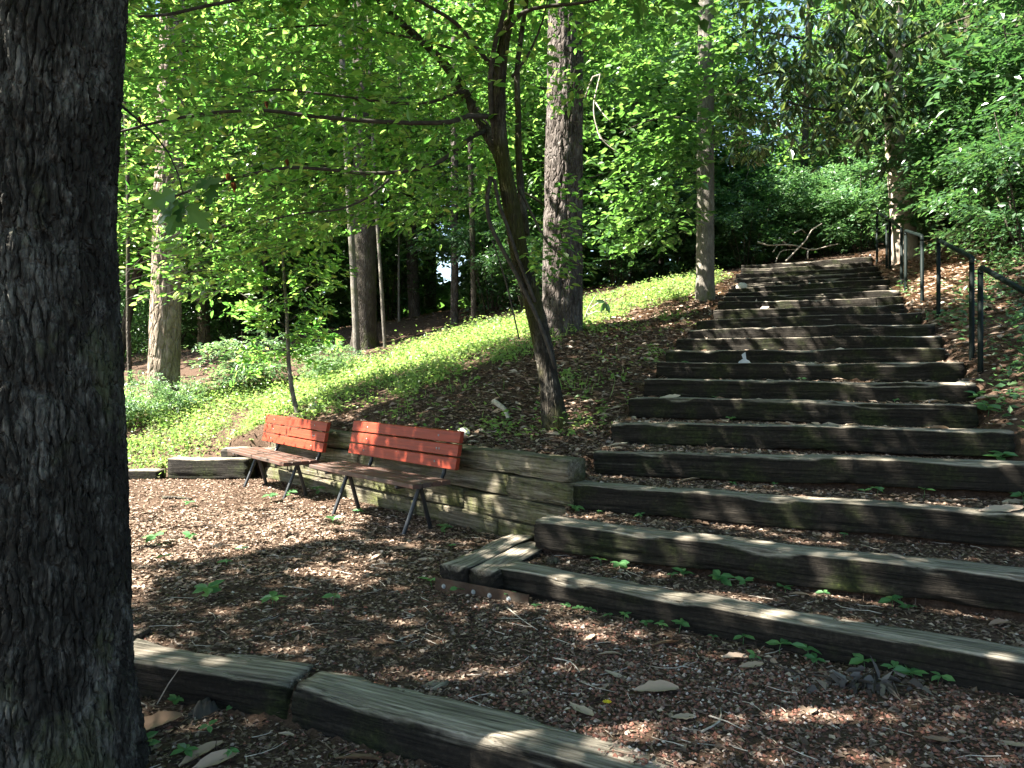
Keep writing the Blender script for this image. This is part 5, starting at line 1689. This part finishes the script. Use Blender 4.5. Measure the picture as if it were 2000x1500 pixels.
# pale thin branch by the big trunk, standing up
p0 = hit(236, 1380); p1 = hit(308, 1395)
t = thing('stick', 'white angular twig beside the foot of the big trunk', 'stick', tuple(p0))
V, Q, T = tube([p0, p0 + [.03, 0, .06], at(262, 1368, p0[1]), at(285, 1378, p0[1]), at(286, 1398, p1[1])], [.005, .005, .006, .006, .004], 6, .04)
mk('stem', V, [Q, T], M['paletwig'], t)
V, Q, T = tube([at(240, 1365, p0[1]), at(248, 1350, p0[1]), at(246, 1335, p0[1]), at(234, 1328, p0[1])], [.004, .004, .003, .002], 5, .04)
mk('side_twig', V, [Q, T], M['paletwig'], t)
# thin stalk leaning on the kerb
p0 = hit(306, 1378)
t = thing('stick', 'long thin stalk leaning against the kerb timber', 'stick', tuple(p0))
V, Q, T = tube([p0, (p0 + at(352, 1303, p0[1] - .02)) / 2 + [0, 0, .01], at(352, 1303, p0[1] - .02)], [.003, .003, .002], 5, .08)
mk('stem', V, [Q, T], M['paletwig'], t)
# brush at the top of the stairs
d = 17.2
z0 = gp(1540, d)
t = thing('fallen_branch', 'pale forked dead branches lying behind the top step', 'branch', z0)
for pts, w in (([(1480, 472), (1500, 479), (1530, 478), (1555, 480), (1585, 488), (1620, 480), (1640, 476)], 3.4), ([(1535, 510), (1556, 488), (1575, 468), (1585, 450), (1605, 437)], 3.6), ([(1515, 512), (1524, 492), (1540, 488), (1560, 487)], 2.4),
               ([(1522, 465), (1532, 474), (1545, 483)], 4), ([(1578, 505), (1578, 490), (1590, 485)], 3.5), ([(1510, 492), (1518, 480)], 2.5), ([(1552, 455), (1565, 448), (1575, 456)], 2.5)):
    P = pxpath(pts, d, d + .2)
    branch(t, P, np.linspace(w, w * .5, len(P)) / 2 / FPX * d, M['paletwig'], 6, 'branch', .1)
d = 12.2
t = thing('fallen_branch', 'pale bare twigs standing right of the large pine foot', 'branch', tuple(at(1142, 625, d)))
for pts in ([(1140, 628), (1150, 600), (1165, 575)], [(1150, 605), (1172, 590), (1195, 582)], [(1143, 618), (1165, 608), (1185, 612)]):
    P = pxpath(pts, d, d)
    branch(t, P, [.012, .009, .004], M['paletwig'], 5, 'twig', .1)
# thin stem with one dark leaf pair on the sunny slope
p0 = hit(1183, 632)
t = thing('weed_stalk', 'single dark stalk with hanging leaves on the sunny slope by the pine', 'weed', tuple(p0))
V, Q, T = tube([p0, at(1184, 600, p0[1]), at(1182, 578, p0[1]), at(1174, 570, p0[1])], [.008, .007, .005, .003], 5, .1)
mk('stem', V, [Q, T], M['twig'], t)
leaf_objects(t, leaf_unit('leaf', M['leaf_dark']), [at(1182, 590, p0[1])] * 3, [norm(np.array(q)) for q in ((.3, -.1, -.8), (-.3, 0, -.7), (-.8, 0, .1))], [np.array([.3, -1, .2])] * 3, [.2, .18, .16], [.09, .08, .07])

for o in list(bpy.data.objects):
    if '_w' in o: del o['_w']
